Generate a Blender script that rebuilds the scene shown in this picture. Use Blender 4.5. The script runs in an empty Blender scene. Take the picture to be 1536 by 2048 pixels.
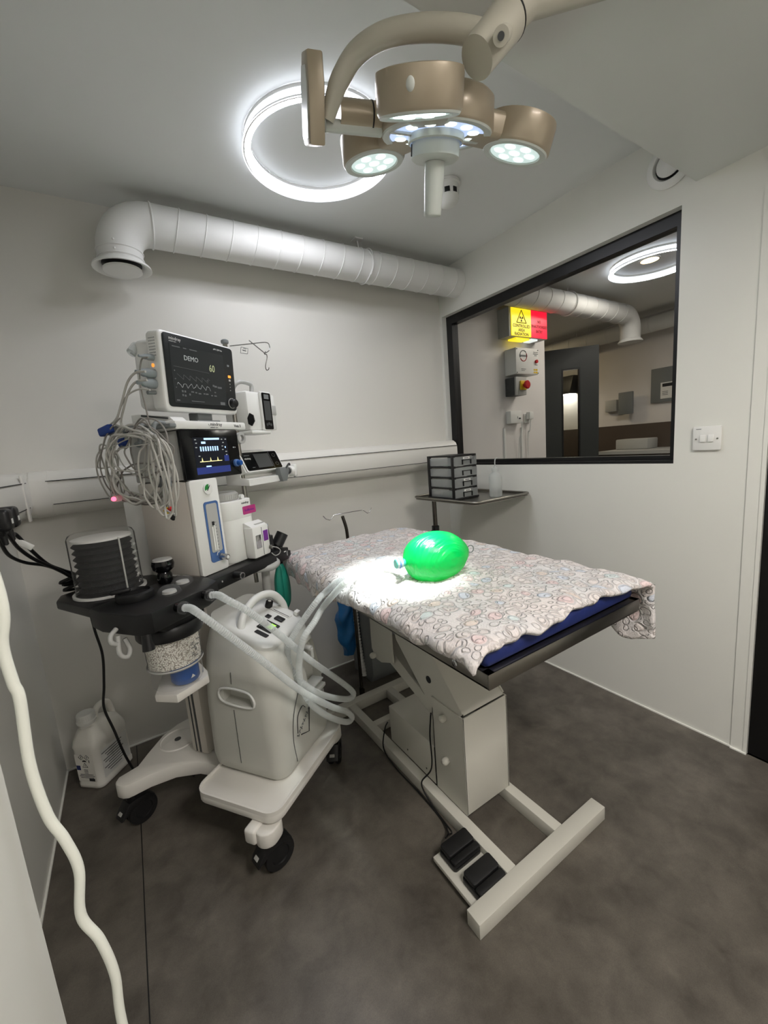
import bpy, bmesh, math, random
from mathutils import Vector, Matrix
random.seed(7)
R = math.radians
PI = math.pi
sc = bpy.context.scene
COL = sc.collection

# ------------------------------------------------------------------ camera
FPX = 817.7185
CAM = Vector((0, 0, 1.27))
yaw, pitch, roll = R(31.97068521), R(-9.10359149), R(-4.5618217)
_f = Vector((math.sin(yaw)*math.cos(pitch), math.cos(yaw)*math.cos(pitch), math.sin(pitch)))
_r0 = Vector((math.cos(yaw), -math.sin(yaw), 0))
_u0 = _r0.cross(_f)
_r = _r0*math.cos(roll) + _u0*math.sin(roll)
_u = -_r0*math.sin(roll) + _u0*math.cos(roll)
cam_d = bpy.data.cameras.new('camera')
cam_d.sensor_fit = 'AUTO'
cam_d.sensor_width = 36
cam_d.lens = FPX/2048*36
cam_d.clip_start = 0.02
cam = bpy.data.objects.new('camera', cam_d)
COL.objects.link(cam)
cm = Matrix.Identity(4)
for i in range(3):
    cm[i][0] = _r[i]; cm[i][1] = _u[i]; cm[i][2] = -_f[i]; cm[i][3] = CAM[i]
cam.matrix_world = cm
sc.camera = cam

def ray(x, y):
    return _r*((x-768)/FPX) - _u*((y-1024)/FPX) + _f
def onplane(axis, val, x, y):
    d = ray(x, y)
    return CAM + d*((val-CAM[axis])/d[axis])

# machine frame
TH = R(35.5)
MO = Vector((.2, 1.13, 0))
MX = Matrix.Translation(MO) @ Matrix.Rotation(TH, 4, 'Z')
MXI = MX.inverted()
def lp(axis, val, x, y):
    """machine-frame point where the sight line of (x, y) meets a plane of that frame"""
    c = MXI @ CAM
    d = MXI.to_3x3() @ ray(x, y)
    k = 'uvz'.index(axis)
    return c + d*((val-c[k])/d[k])

# ------------------------------------------------------------------ materials
def s2l(c):
    c = c/255
    return c/12.92 if c <= .04045 else ((c+.055)/1.055)**2.4
def rgb(*c):
    if len(c) == 1: c = c[0]
    return (s2l(c[0]), s2l(c[1]), s2l(c[2]), 1)
MATS = {}
def mat(name, col, rough=.5, metal=0, var=0.0, vscale=8, bump=0, bscale=200, coat=0, trans=0, ior=1.45, alpha=1, spec=.5, sub=0):
    m = bpy.data.materials.new(name); m.use_nodes = True
    nt = m.node_tree; N = nt.nodes; L = nt.links
    p = N['Principled BSDF']
    c = rgb(col)
    p.inputs['Base Color'].default_value = c
    p.inputs['Roughness'].default_value = rough
    p.inputs['Metallic'].default_value = metal
    p.inputs['Coat Weight'].default_value = coat
    p.inputs['Transmission Weight'].default_value = trans
    p.inputs['IOR'].default_value = ior
    p.inputs['Alpha'].default_value = alpha
    p.inputs['Specular IOR Level'].default_value = spec
    tc = N.new('ShaderNodeTexCoord')
    if var:
        n = N.new('ShaderNodeTexNoise'); n.inputs['Scale'].default_value = vscale; n.inputs['Detail'].default_value = 5
        L.new(tc.outputs['Object'], n.inputs['Vector'])
        mx = N.new('ShaderNodeMix'); mx.data_type = 'RGBA'
        mx.inputs[6].default_value = tuple(min(1, v*(1-var)) for v in c[:3])+(1,)
        mx.inputs[7].default_value = tuple(min(1, v*(1+var)) for v in c[:3])+(1,)
        L.new(n.outputs['Fac'], mx.inputs[0]); L.new(mx.outputs[2], p.inputs['Base Color'])
    if bump:
        n2 = N.new('ShaderNodeTexNoise'); n2.inputs['Scale'].default_value = bscale; n2.inputs['Detail'].default_value = 3
        L.new(tc.outputs['Object'], n2.inputs['Vector'])
        b = N.new('ShaderNodeBump'); b.inputs['Strength'].default_value = bump; b.inputs['Distance'].default_value = .002
        L.new(n2.outputs['Fac'], b.inputs['Height']); L.new(b.outputs['Normal'], p.inputs['Normal'])
    MATS[name] = m
    return m
def emis(name, col, strength, base=None):
    m = bpy.data.materials.new(name); m.use_nodes = True
    if strength < .94: m.cycles.emission_sampling = 'NONE'
    p = m.node_tree.nodes['Principled BSDF']
    p.inputs['Base Color'].default_value = rgb(base or col)
    p.inputs['Emission Color'].default_value = rgb(col)
    p.inputs['Emission Strength'].default_value = strength
    p.inputs['Roughness'].default_value = .3
    return m
def clear(name, tint=(255, 255, 255), fac=.12, rough=.05, gloss=(255, 255, 255), haze=0.0, hazecol=(235, 240, 240)):
    """thin clear plastic or glass: mostly transparent, glossy towards the edges, optionally hazy"""
    m = bpy.data.materials.new(name); m.use_nodes = True
    nt = m.node_tree; N = nt.nodes; L = nt.links
    N.remove(N['Principled BSDF'])
    out = N['Material Output']
    t = N.new('ShaderNodeBsdfTransparent'); t.inputs['Color'].default_value = rgb(tint)
    g = N.new('ShaderNodeBsdfGlossy'); g.inputs['Color'].default_value = rgb(gloss); g.inputs['Roughness'].default_value = rough
    lw = N.new('ShaderNodeLayerWeight'); lw.inputs['Blend'].default_value = fac
    mix = N.new('ShaderNodeMixShader')
    L.new(lw.outputs['Fresnel'], mix.inputs[0]); L.new(t.outputs[0], mix.inputs[1]); L.new(g.outputs[0], mix.inputs[2])
    last = mix
    if haze:
        d = N.new('ShaderNodeBsdfDiffuse'); d.inputs['Color'].default_value = rgb(hazecol)
        tl = N.new('ShaderNodeBsdfTranslucent'); tl.inputs['Color'].default_value = rgb(hazecol)
        a = N.new('ShaderNodeMixShader'); a.inputs[0].default_value = .4
        L.new(d.outputs[0], a.inputs[1]); L.new(tl.outputs[0], a.inputs[2])
        b = N.new('ShaderNodeMixShader'); b.inputs[0].default_value = haze
        L.new(mix.outputs[0], b.inputs[1]); L.new(a.outputs[0], b.inputs[2]); last = b
    L.new(last.outputs[0], out.inputs['Surface'])
    return m

M_wall = mat('wall_panel', (220, 218, 211), .35, var=.02, vscale=3, bump=.04, bscale=400)
M_wallb = mat('wall_panel_side', (222, 222, 215), .35, var=.02, vscale=3, bump=.04, bscale=400)
M_wallg = mat('wall_panel_left', (214, 214, 208), .4, var=.02, vscale=3)
M_ceil = mat('ceiling_board', (226, 228, 226), .6, var=.015, vscale=4)
M_soffit = mat('soffit_board', (218, 221, 217), .5, var=.015, vscale=4)
M_white = mat('white_plastic', (226, 226, 222), .35)
M_white2 = mat('white_enamel', (228, 230, 226), .4, bump=.05, bscale=60)
M_bead = mat('white_sealant', (235, 235, 228), .4)
M_cream = mat('warm_white_plastic', (212, 206, 197), .45, var=.02)
M_cart = mat('cart_moulding', (222, 219, 212), .45, var=.02)
M_conc = mat('concentrator_shell', (196, 196, 188), .42, var=.03, vscale=6, bump=.05, bscale=300)
M_concl = mat('concentrator_top', (218, 219, 215), .4)
M_grey = mat('grey_plastic', (120, 124, 124), .5)
M_dgrey = mat('dark_grey_plastic', (66, 68, 68), .5)
M_lgrey = mat('pale_grey_plastic', (176, 176, 172), .5)
M_connect = mat('connector_grey', (140, 148, 150), .5)
M_cable = mat('grey_cable', (182, 180, 173), .5, var=.08, vscale=30)
M_cabled = mat('dark_grey_cable', (134, 130, 124), .5)
M_black = mat('black_plastic', (19, 19, 20), .4)
M_blackm = mat('black_rubber', (17, 17, 18), .55)
M_bgloss = mat('black_glass', (10, 11, 13), .12)
M_bezel = mat('bezel_charcoal', (34, 37, 38), .3)
M_tan = mat('lamp_bronze_beige', (166, 154, 134), .35, metal=.25, coat=.15, var=.02)
M_lampw = mat('lamp_pale_rim', (196, 200, 194), .35)
M_arm = mat('lamp_arm_enamel', (186, 182, 168), .35, coat=.2)
M_steel = mat('brushed_steel', (150, 147, 140), .32, metal=1, var=.08, vscale=25)
M_chrome = mat('chrome', (190, 190, 190), .15, metal=1)
M_dsteel = mat('dark_chrome', (92, 88, 82), .25, metal=1)
M_tab = mat('table_enamel', (200, 198, 188), .45, bump=.08, bscale=500)
M_navy = mat('navy_vinyl', (22, 36, 92), .55, var=.25, vscale=25, bump=.3, bscale=60)
M_blue = mat('blue_plastic', (28, 84, 160), .4)
M_dblue = mat('strap_blue', (30, 60, 130), .7, bump=.2)
M_bagblue = mat('blue_bag_film', (40, 110, 170), .3, var=.25, vscale=20)
M_pblue = mat('pale_blue_panel', (70, 104, 158), .4)
M_teal = mat('teal_rubber', (36, 142, 122), .4, var=.05)
M_pink = mat('magenta_label', (176, 52, 120), .5)
M_purple = mat('purple_label', (112, 40, 140), .5)
M_red = mat('red_plastic', (190, 30, 34), .4)
M_yel = mat('yellow_plastic', (226, 190, 40), .4)
M_green = mat('green_gauge', (40, 130, 60), .5)
M_ink = mat('dark_ink', (40, 42, 44), .6)
M_greyink = mat('grey_ink', (110, 112, 112), .6)
M_whiteink = mat('white_ink', (225, 225, 222), .6)
M_darkred = mat('dark_red_ink', (70, 6, 18), .6)
M_redink = mat('red_ink', (170, 40, 40), .6)
M_door = mat('dark_door', (52, 55, 54), .45, var=.04)
M_blackdoor = mat('black_door', (8, 8, 9), .4)
M_frame = mat('black_window_frame', (16, 16, 17), .35)
M_clad = mat('brown_cladding', (84, 74, 66), .5, var=.12, vscale=5)
M_room2 = mat('next_room_wall', (222, 218, 215), .5, var=.02, vscale=3)
M_duct = mat('painted_duct', (222, 222, 219), .65, bump=.06, bscale=120)
M_gran = mat('granules', (226, 222, 210), .8)
M_bottle = mat('milky_bottle', (232, 230, 222), .4)
M_wcord = mat('white_cord', (222, 224, 214), .45)
M_glass = clear('window_glass', fac=.06, rough=.02, tint=(236, 238, 238))
M_clear = clear('clear_acrylic', fac=.03, rough=.05, tint=(251, 251, 251), haze=.06, hazecol=(245, 246, 245))
M_clear2 = clear('clear_smoke', fac=.2, rough=.1, tint=(238, 240, 240), haze=.30, hazecol=(222, 225, 225))
M_tube = clear('corrugated_clear_tube', fac=.2, rough=.2, tint=(250, 252, 252), haze=.55, hazecol=(246, 249, 248))
M_squeeze = clear('translucent_bottle', fac=.2, rough=.2, tint=(235, 238, 238), haze=.45, hazecol=(238, 240, 238))

# floor: mottled dark vinyl
def floor_mat():
    m = bpy.data.materials.new('mottled_vinyl'); m.use_nodes = True
    nt = m.node_tree; N = nt.nodes; L = nt.links; p = N['Principled BSDF']
    tc = N.new('ShaderNodeTexCoord')
    n1 = N.new('ShaderNodeTexNoise'); n1.inputs['Scale'].default_value = 4.5; n1.inputs['Detail'].default_value = 8; n1.inputs['Roughness'].default_value = .65
    n2 = N.new('ShaderNodeTexNoise'); n2.inputs['Scale'].default_value = 420; n2.inputs['Detail'].default_value = 2
    n3 = N.new('ShaderNodeTexNoise'); n3.inputs['Scale'].default_value = 14; n3.inputs['Detail'].default_value = 6; n3.inputs['Distortion'].default_value = .6
    for n in (n1, n2, n3): L.new(tc.outputs['Object'], n.inputs['Vector'])
    cr = N.new('ShaderNodeValToRGB')
    cr.color_ramp.elements[0].position = .32; cr.color_ramp.elements[0].color = rgb(66, 61, 55)
    cr.color_ramp.elements[1].position = .7; cr.color_ramp.elements[1].color = rgb(112, 106, 97)
    ad = N.new('ShaderNodeMath'); ad.operation = 'MULTIPLY_ADD'; ad.inputs[1].default_value = .35
    L.new(n3.outputs['Fac'], ad.inputs[0])
    sb = N.new('ShaderNodeMath'); sb.operation = 'MULTIPLY'; sb.inputs[1].default_value = .65
    L.new(n1.outputs['Fac'], sb.inputs[0]); L.new(sb.outputs[0], ad.inputs[2])
    L.new(ad.outputs[0], cr.inputs[0])
    mx = N.new('ShaderNodeMix'); mx.data_type = 'RGBA'; mx.blend_type = 'OVERLAY'; mx.inputs[0].default_value = .35
    L.new(cr.outputs[0], mx.inputs[6]); L.new(n2.outputs['Color'], mx.inputs[7]); 
    bw = N.new('ShaderNodeRGBToBW'); L.new(n2.outputs['Color'], bw.inputs[0]); L.new(bw.outputs[0], mx.inputs[7])
    L.new(mx.outputs[2], p.inputs['Base Color'])
    p.inputs['Roughness'].default_value = .42
    b = N.new('ShaderNodeBump'); b.inputs['Strength'].default_value = .12; b.inputs['Distance'].default_value = .001
    L.new(n2.outputs['Fac'], b.inputs['Height']); L.new(b.outputs['Normal'], p.inputs['Normal'])
    return m
M_floor = floor_mat()

# fleece blanket: embossed rings, some of them tinted
def blanket_mat():
    m = bpy.data.materials.new('embossed_fleece'); m.use_nodes = True
    nt = m.node_tree; N = nt.nodes; L = nt.links; p = N['Principled BSDF']
    uv = N.new('ShaderNodeUVMap'); uv.uv_map = 'UVMap'
    def layer(scale, r0, off):
        mp = N.new('ShaderNodeMapping'); mp.inputs['Location'].default_value = (off, off*1.7, 0)
        L.new(uv.outputs[0], mp.inputs[0])
        ns = N.new('ShaderNodeTexNoise'); ns.inputs['Scale'].default_value = 9
        L.new(mp.outputs[0], ns.inputs['Vector'])
        mm = N.new('ShaderNodeMix'); mm.data_type = 'VECTOR'; mm.inputs[0].default_value = .03
        L.new(mp.outputs[0], mm.inputs[4]); L.new(ns.outputs['Color'], mm.inputs[5])
        v = N.new('ShaderNodeTexVoronoi'); v.voronoi_dimensions = '2D'; v.inputs['Scale'].default_value = scale; v.inputs['Randomness'].default_value = .85
        L.new(mm.outputs[1], v.inputs['Vector'])
        sep = N.new('ShaderNodeSeparateColor'); L.new(v.outputs['Color'], sep.inputs[0])
        # radius varies per cell
        rad = N.new('ShaderNodeMath'); rad.operation = 'MULTIPLY_ADD'; rad.inputs[1].default_value = .2; rad.inputs[2].default_value = r0
        L.new(sep.outputs[0], rad.inputs[0])
        df = N.new('ShaderNodeMath'); df.operation = 'SUBTRACT'; L.new(v.outputs['Distance'], df.inputs[0]); L.new(rad.outputs[0], df.inputs[1])
        ab = N.new('ShaderNodeMath'); ab.operation = 'ABSOLUTE'; L.new(df.outputs[0], ab.inputs[0])
        ring = N.new('ShaderNodeMapRange'); ring.interpolation_type = 'SMOOTHSTEP'; ring.inputs[1].default_value = .0; ring.inputs[2].default_value = .10
        ring.inputs[3].default_value = 1; ring.inputs[4].default_value = 0
        L.new(ab.outputs[0], ring.inputs[0])
        ins = N.new('ShaderNodeMath'); ins.operation = 'LESS_THAN'; ins.inputs[1].default_value = 0; L.new(df.outputs[0], ins.inputs[0])
        return ring.outputs[0], ins.outputs[0], sep
    ra, ia, sa = layer(21, .22, 0)
    rb, ib, sb = layer(40, .22, 3.3)
    cr = N.new('ShaderNodeValToRGB'); cr.color_ramp.interpolation = 'CONSTANT'
    base = rgb(214, 206, 202)
    els = [(0, base), (.40, rgb(220, 198, 196)), (.55, rgb(200, 206, 216)), (.66, base), (.78, rgb(222, 207, 196)), (.88, rgb(202, 212, 211)), (.94, base)]
    cr.color_ramp.elements[0].color = els[0][1]
    cr.color_ramp.elements[1].position = .40; cr.color_ramp.elements[1].color = els[1][1]
    for pos, c in els[2:]:
        e = cr.color_ramp.elements.new(pos); e.color = c
    L.new(sa.outputs[1], cr.inputs[0])
    soft = N.new('ShaderNodeTexNoise'); soft.inputs['Scale'].default_value = 5; L.new(uv.outputs[0], soft.inputs['Vector'])
    cr2 = N.new('ShaderNodeValToRGB')
    cr2.color_ramp.elements[0].position = .35; cr2.color_ramp.elements[0].color = rgb(208, 206, 205)
    cr2.color_ramp.elements[1].position = .65; cr2.color_ramp.elements[1].color = rgb(217, 208, 204)
    L.new(soft.outputs['Fac'], cr2.inputs[0])
    m1 = N.new('ShaderNodeMix'); m1.data_type = 'RGBA'
    L.new(ia, m1.inputs[0]); L.new(cr2.outputs[0], m1.inputs[6]); L.new(cr.outputs[0], m1.inputs[7])
    # ring grooves: their soft shade put into the colour as a greyer outline
    mxr = N.new('ShaderNodeMath'); mxr.operation = 'MAXIMUM'
    hb = N.new('ShaderNodeMath'); hb.operation = 'MULTIPLY'; hb.inputs[1].default_value = .8; L.new(rb, hb.inputs[0])
    L.new(ra, mxr.inputs[0]); L.new(hb.outputs[0], mxr.inputs[1])
    rf = N.new('ShaderNodeMath'); rf.operation = 'MULTIPLY'; rf.inputs[1].default_value = .20; L.new(mxr.outputs[0], rf.inputs[0])
    m2 = N.new('ShaderNodeMix'); m2.data_type = 'RGBA'
    m2.inputs[7].default_value = rgb(172, 162, 160)
    L.new(rf.outputs[0], m2.inputs[0]); L.new(m1.outputs[2], m2.inputs[6])
    L.new(m2.outputs[2], p.inputs['Base Color'])
    p.inputs['Roughness'].default_value = .95
    p.inputs['Sheen Weight'].default_value = .3
    fn = N.new('ShaderNodeTexNoise'); fn.inputs['Scale'].default_value = 210; fn.inputs['Detail'].default_value = 4; L.new(uv.outputs[0], fn.inputs['Vector'])
    h = N.new('ShaderNodeMath'); h.operation = 'MULTIPLY_ADD'; h.inputs[1].default_value = .6
    inv = N.new('ShaderNodeMath'); inv.operation = 'SUBTRACT'; inv.inputs[0].default_value = 1; L.new(mxr.outputs[0], inv.inputs[1])
    L.new(fn.outputs['Fac'], h.inputs[0]); L.new(inv.outputs[0], h.inputs[2])
    b = N.new('ShaderNodeBump'); b.inputs['Strength'].default_value = .9; b.inputs['Distance'].default_value = .0055
    L.new(h.outputs[0], b.inputs['Height']); L.new(b.outputs['Normal'], p.inputs['Normal'])
    return m
M_blanket = blanket_mat()

def balloon_mat():
    m = bpy.data.materials.new('green_latex'); m.use_nodes = True
    nt = m.node_tree; N = nt.nodes; L = nt.links; p = N['Principled BSDF']
    out = N['Material Output']
    p.inputs['Base Color'].default_value = rgb(8, 186, 96)
    p.inputs['Roughness'].default_value = .22
    p.inputs['Coat Weight'].default_value = .4
    p.inputs['Coat Roughness'].default_value = .12
    t = N.new('ShaderNodeBsdfTranslucent'); t.inputs['Color'].default_value = rgb(8, 200, 108)
    mx = N.new('ShaderNodeMixShader'); mx.inputs[0].default_value = .5
    L.new(p.outputs[0], mx.inputs[1]); L.new(t.outputs[0], mx.inputs[2]); L.new(mx.outputs[0], out.inputs[0])
    # shrink ripples around both ends
    tc = N.new('ShaderNodeTexCoord'); mp = N.new('ShaderNodeMapping'); mp.inputs['Scale'].default_value = (1, 1, 1)
    L.new(tc.outputs['Generated'], mp.inputs[0])
    w = N.new('ShaderNodeTexNoise'); w.inputs['Scale'].default_value = 4
    mp.inputs['Scale'].default_value = (1.0, 6, .8)
    L.new(mp.outputs[0], w.inputs['Vector'])
    b = N.new('ShaderNodeBump'); b.inputs['Strength'].default_value = .35; b.inputs['Distance'].default_value = .02
    L.new(w.outputs['Fac'], b.inputs['Height']); L.new(b.outputs[0], p.inputs['Normal'])
    return m
M_balloon = balloon_mat()

def gran_mat():
    m = bpy.data.materials.new('soda_granules'); m.use_nodes = True
    nt = m.node_tree; N = nt.nodes; L = nt.links; p = N['Principled BSDF']
    tc = N.new('ShaderNodeTexCoord')
    v = N.new('ShaderNodeTexVoronoi'); v.inputs['Scale'].default_value = 240
    L.new(tc.outputs['Object'], v.inputs['Vector'])
    cr = N.new('ShaderNodeValToRGB')
    cr.color_ramp.elements[0].position = .42; cr.color_ramp.elements[0].color = rgb(240, 237, 228)
    cr.color_ramp.elements[1].position = .75; cr.color_ramp.elements[1].color = rgb(160, 152, 140)
    L.new(v.outputs['Distance'], cr.inputs[0]); L.new(cr.outputs[0], p.inputs['Base Color'])
    p.inputs['Roughness'].default_value = .9
    b = N.new('ShaderNodeBump'); b.inputs['Strength'].default_value = 1; b.inputs['Distance'].default_value = .003; b.invert = True
    L.new(v.outputs['Distance'], b.inputs['Height']); L.new(b.outputs[0], p.inputs['Normal'])
    return m
M_gran = gran_mat()

E_ring = emis('ring_light_diffuser', (246, 247, 255), 88)
E_ringo = emis('ring_light_outer_edge', (240, 244, 255), 2.5)
E_ringi = emis('ring_light_inner_edge', (240, 244, 255), 1.6)
E_ring2 = emis('ring_light_diffuser_next_room', (250, 240, 228), 115)
E_ring3 = emis('ring_light_front', (255, 248, 242), 350)
E_warmfill = emis('added_warm_downlight', (255, 226, 180), 260)
E_warm = emis('warm_downlight_lens', (255, 214, 150), 14)
E_lens = emis('lamp_lens', (208, 228, 226), .55)
E_led = emis('lamp_led', (232, 246, 242), 1.7)
E_lensc = emis('lamp_lens_centre', (190, 210, 250), .6)
E_signy = emis('lit_sign_yellow', (255, 226, 40), .95)
E_signr = emis('lit_sign_red', (255, 30, 60), .95)
E_glow = emis('wall_lamp_glow', (255, 244, 226), 16)
E_scr = emis('dim_screen', (38, 42, 42), .35, base=(30, 32, 33))
E_scrb = emis('ventilator_screen', (10, 14, 24), .7, base=(10, 12, 18))
E_cy = emis('screen_cyan', (170, 205, 245), .9)
E_wh = emis('screen_white', (230, 235, 235), .8)
E_dimw = emis('screen_grey', (150, 154, 152), .5)
E_dimm = emis('screen_dim_trace', (86, 88, 88), .4)
E_dimy = emis('screen_olive', (150, 156, 120), .55)
E_yel = emis('screen_trace_yellow', (226, 214, 150), .9)
E_blu = emis('screen_blue_band', (38, 50, 110), .45)
E_org = emis('orange_key', (240, 150, 60), .9)
E_lcd = emis('green_lcd', (150, 235, 60), 1.0)
E_pinkled = emis('red_sensor_glow', (255, 90, 120), 2.2)

# ------------------------------------------------------------------ builders
WM = {}
def I4(): return Matrix.Identity(4)
def align(a, b):
    """matrix whose z axis runs from a to b, origin a"""
    z = (b-a).normalized()
    h = Vector((0, 0, 1)) if abs(z.z) < .95 else Vector((1, 0, 0))
    x = h.cross(z).normalized(); y = z.cross(x)
    m = I4()
    for i in range(3):
        m[i][0] = x[i]; m[i][1] = y[i]; m[i][2] = z[i]; m[i][3] = a[i]
    return m
def catmull(pts, n=8, closed=False):
    P = [Vector(p) for p in pts]
    if len(P) < 3: return P
    out = []
    N = len(P)
    rng = range(N if closed else N-1)
    for i in rng:
        if closed:
            p0, p1, p2, p3 = P[(i-1) % N], P[i], P[(i+1) % N], P[(i+2) % N]
        else:
            p1, p2 = P[i], P[i+1]
            p0 = P[i-1] if i > 0 else p1*2-p2
            p3 = P[i+2] if i+2 < N else p2*2-p1
        for k in range(n):
            t = k/n
            out.append(.5*((2*p1)+(p2-p0)*t+(2*p0-5*p1+4*p2-p3)*t*t+(3*p1-p0-3*p2+p3)*t**3))
    if not closed: out.append(P[-1])
    return out
def resample(pts, step):
    out = [pts[0].copy()]; acc = 0
    for a, b in zip(pts, pts[1:]):
        d = (b-a).length
        if d < 1e-9: continue
        t = step-acc
        while t <= d:
            out.append(a.lerp(b, t/d)); t += step
        acc = d-(t-step)
    return out

class MB:
    def __init__(s, X=None):
        s.bm = bmesh.new(); s.X = X or I4(); s.T = I4()
    def at(s, m): s.T = m; return s
    def _v(s, co): return s.bm.verts.new(s.T @ Vector(co))
    def box(s, c, d, bev=0, seg=2, rot=None):
        m = Matrix.Translation(Vector(c))
        if rot is not None: m = m @ rot
        b2 = bmesh.new(); bmesh.ops.create_cube(b2, size=1)
        for v in b2.verts: v.co = Vector((v.co.x*d[0], v.co.y*d[1], v.co.z*d[2]))
        if bev:
            bmesh.ops.bevel(b2, geom=list(b2.edges), offset=min(bev, .49*min(d)), segments=seg, profile=.5, affect='EDGES')
        return s._merge(b2, m)
    def _merge(s, b2, m=None):
        m = s.T @ (m or I4())
        vm = {}
        for v in b2.verts: vm[v] = s.bm.verts.new(m @ v.co)
        for f in b2.faces:
            try: s.bm.faces.new([vm[v] for v in f.verts])
            except ValueError: pass
        b2.free(); return s
    def b2(s, x0, x1, y0, y1, z0, z1, bev=0, seg=2):
        return s.box(((x0+x1)/2, (y0+y1)/2, (z0+z1)/2), (abs(x1-x0), abs(y1-y0), abs(z1-z0)), bev, seg)
    def ringloft(s, rings, cap0=True, cap1=True, closed=False):
        VS = [[s._v(p) for p in r] for r in rings]
        n = len(VS[0])
        pairs = list(zip(VS, VS[1:]))
        if closed: pairs.append((VS[-1], VS[0]))
        for a, b in pairs:
            for i in range(n):
                j = (i+1) % n
                try: s.bm.faces.new([a[i], a[j], b[j], b[i]])
                except ValueError: pass
        if not closed:
            if cap0: s.bm.faces.new(list(reversed(VS[0])))
            if cap1: s.bm.faces.new(VS[-1])
        return s
    def lathe(s, prof, m=None, seg=28, cap0=True, cap1=True):
        """prof: (radius, z) pairs along the axis of m"""
        old = s.T; s.T = old @ (m or I4())
        s.ringloft([[(r*math.cos(2*PI*i/seg), r*math.sin(2*PI*i/seg), z) for i in range(seg)] for r, z in prof], cap0, cap1)
        s.T = old; return s
    def cyl(s, a, b, r0, r1=None, seg=20):
        a, b = Vector(a), Vector(b)
        return s.lathe([(r0, 0), (r0 if r1 is None else r1, (b-a).length)], align(a, b), seg)
    def tube(s, pts, r, seg=8, closed=False, rf=None):
        P = [Vector(p) for p in pts]
        n = len(P)
        ref = None; rings = []
        for i in range(n):
            if closed: t = P[(i+1) % n]-P[i-1]
            else: t = P[min(i+1, n-1)]-P[max(i-1, 0)]
            if t.length < 1e-9: t = Vector((0, 0, 1))
            t.normalize()
            if ref is None: ref = t.orthogonal().normalized()
            ref = (ref-t*ref.dot(t))
            ref = ref.normalized() if ref.length > 1e-6 else t.orthogonal().normalized()
            b = t.cross(ref)
            rr = r if rf is None else rf(i)
            rings.append([P[i]+(ref*math.cos(2*PI*k/seg)+b*math.sin(2*PI*k/seg))*rr for k in range(seg)])
        return s.ringloft(rings, closed=closed)
    def bent(s, pts, r, seg=10, n=8):
        return s.tube(catmull(pts, n), r, seg)
    def prism(s, poly, z0, z1, m=None, bev=0):
        b2 = bmesh.new()
        vs = [b2.verts.new((x, y, z0)) for x, y in poly]
        f = b2.faces.new(vs)
        ex = bmesh.ops.extrude_face_region(b2, geom=[f])
        for v in ex['geom']:
            if isinstance(v, bmesh.types.BMVert): v.co.z = z1
        bmesh.ops.recalc_face_normals(b2, faces=b2.faces)
        if bev:
            es = [e for e in b2.edges if abs(e.verts[0].co.z-e.verts[1].co.z) < 1e-7]
            bmesh.ops.bevel(b2, geom=es, offset=bev, segments=2, profile=.5, affect='EDGES')
        return s._merge(b2, m)
    def sphere(s, c, r, m=None, seg=20, rings=12):
        if not isinstance(r, (tuple, list)): r = (r, r, r)
        b2 = bmesh.new(); bmesh.ops.create_uvsphere(b2, u_segments=seg, v_segments=rings, radius=1)
        for v in b2.verts: v.co = Vector((v.co.x*r[0]+c[0], v.co.y*r[1]+c[1], v.co.z*r[2]+c[2]))
        return s._merge(b2, m)
    def torus(s, R0, r, m=None, seg=48, sg=10):
        old = s.T; s.T = old @ (m or I4())
        s.ringloft([[((R0+r*math.cos(2*PI*k/sg))*math.cos(2*PI*i/seg), (R0+r*math.cos(2*PI*k/sg))*math.sin(2*PI*i/seg), r*math.sin(2*PI*k/sg)) for k in range(sg)] for i in range(seg)], closed=True)
        s.T = old; return s
    def annulus(s, r0, r1, z0, z1, m=None, seg=64):
        old = s.T; s.T = old @ (m or I4())
        def rg(a): return [(r*math.cos(a), r*math.sin(a), z) for r, z in ((r0, z0), (r1, z0), (r1, z1), (r0, z1))]
        s.ringloft([rg(2*PI*i/seg) for i in range(seg)], closed=True)
        s.T = old; return s
    def build(s, name, m, parent=None, smooth=40, base=None, recalc=True):
        if recalc: bmesh.ops.recalc_face_normals(s.bm, faces=s.bm.faces)
        me = bpy.data.meshes.new(name)
        if parent is not None: loc = WM[parent].inverted() @ s.X
        elif base is not None: loc = Matrix.Translation(-Vector(base)) @ s.X
        else: loc = s.X
        for v in s.bm.verts: v.co = loc @ v.co
        s.bm.to_mesh(me); s.bm.free()
        me.materials.append(m)
        if smooth:
            me.polygons.foreach_set('use_smooth', [True]*len(me.polygons))
            try: me.set_sharp_from_angle(angle=R(smooth))
            except Exception: pass
        o = bpy.data.objects.new(name, me); COL.objects.link(o)
        if parent is not None:
            o.parent = parent; WM[o] = WM[parent]
        else:
            b = Vector(base) if base is not None else Vector((0, 0, 0))
            o.location = b; WM[o] = Matrix.Translation(b)
        return o

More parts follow.
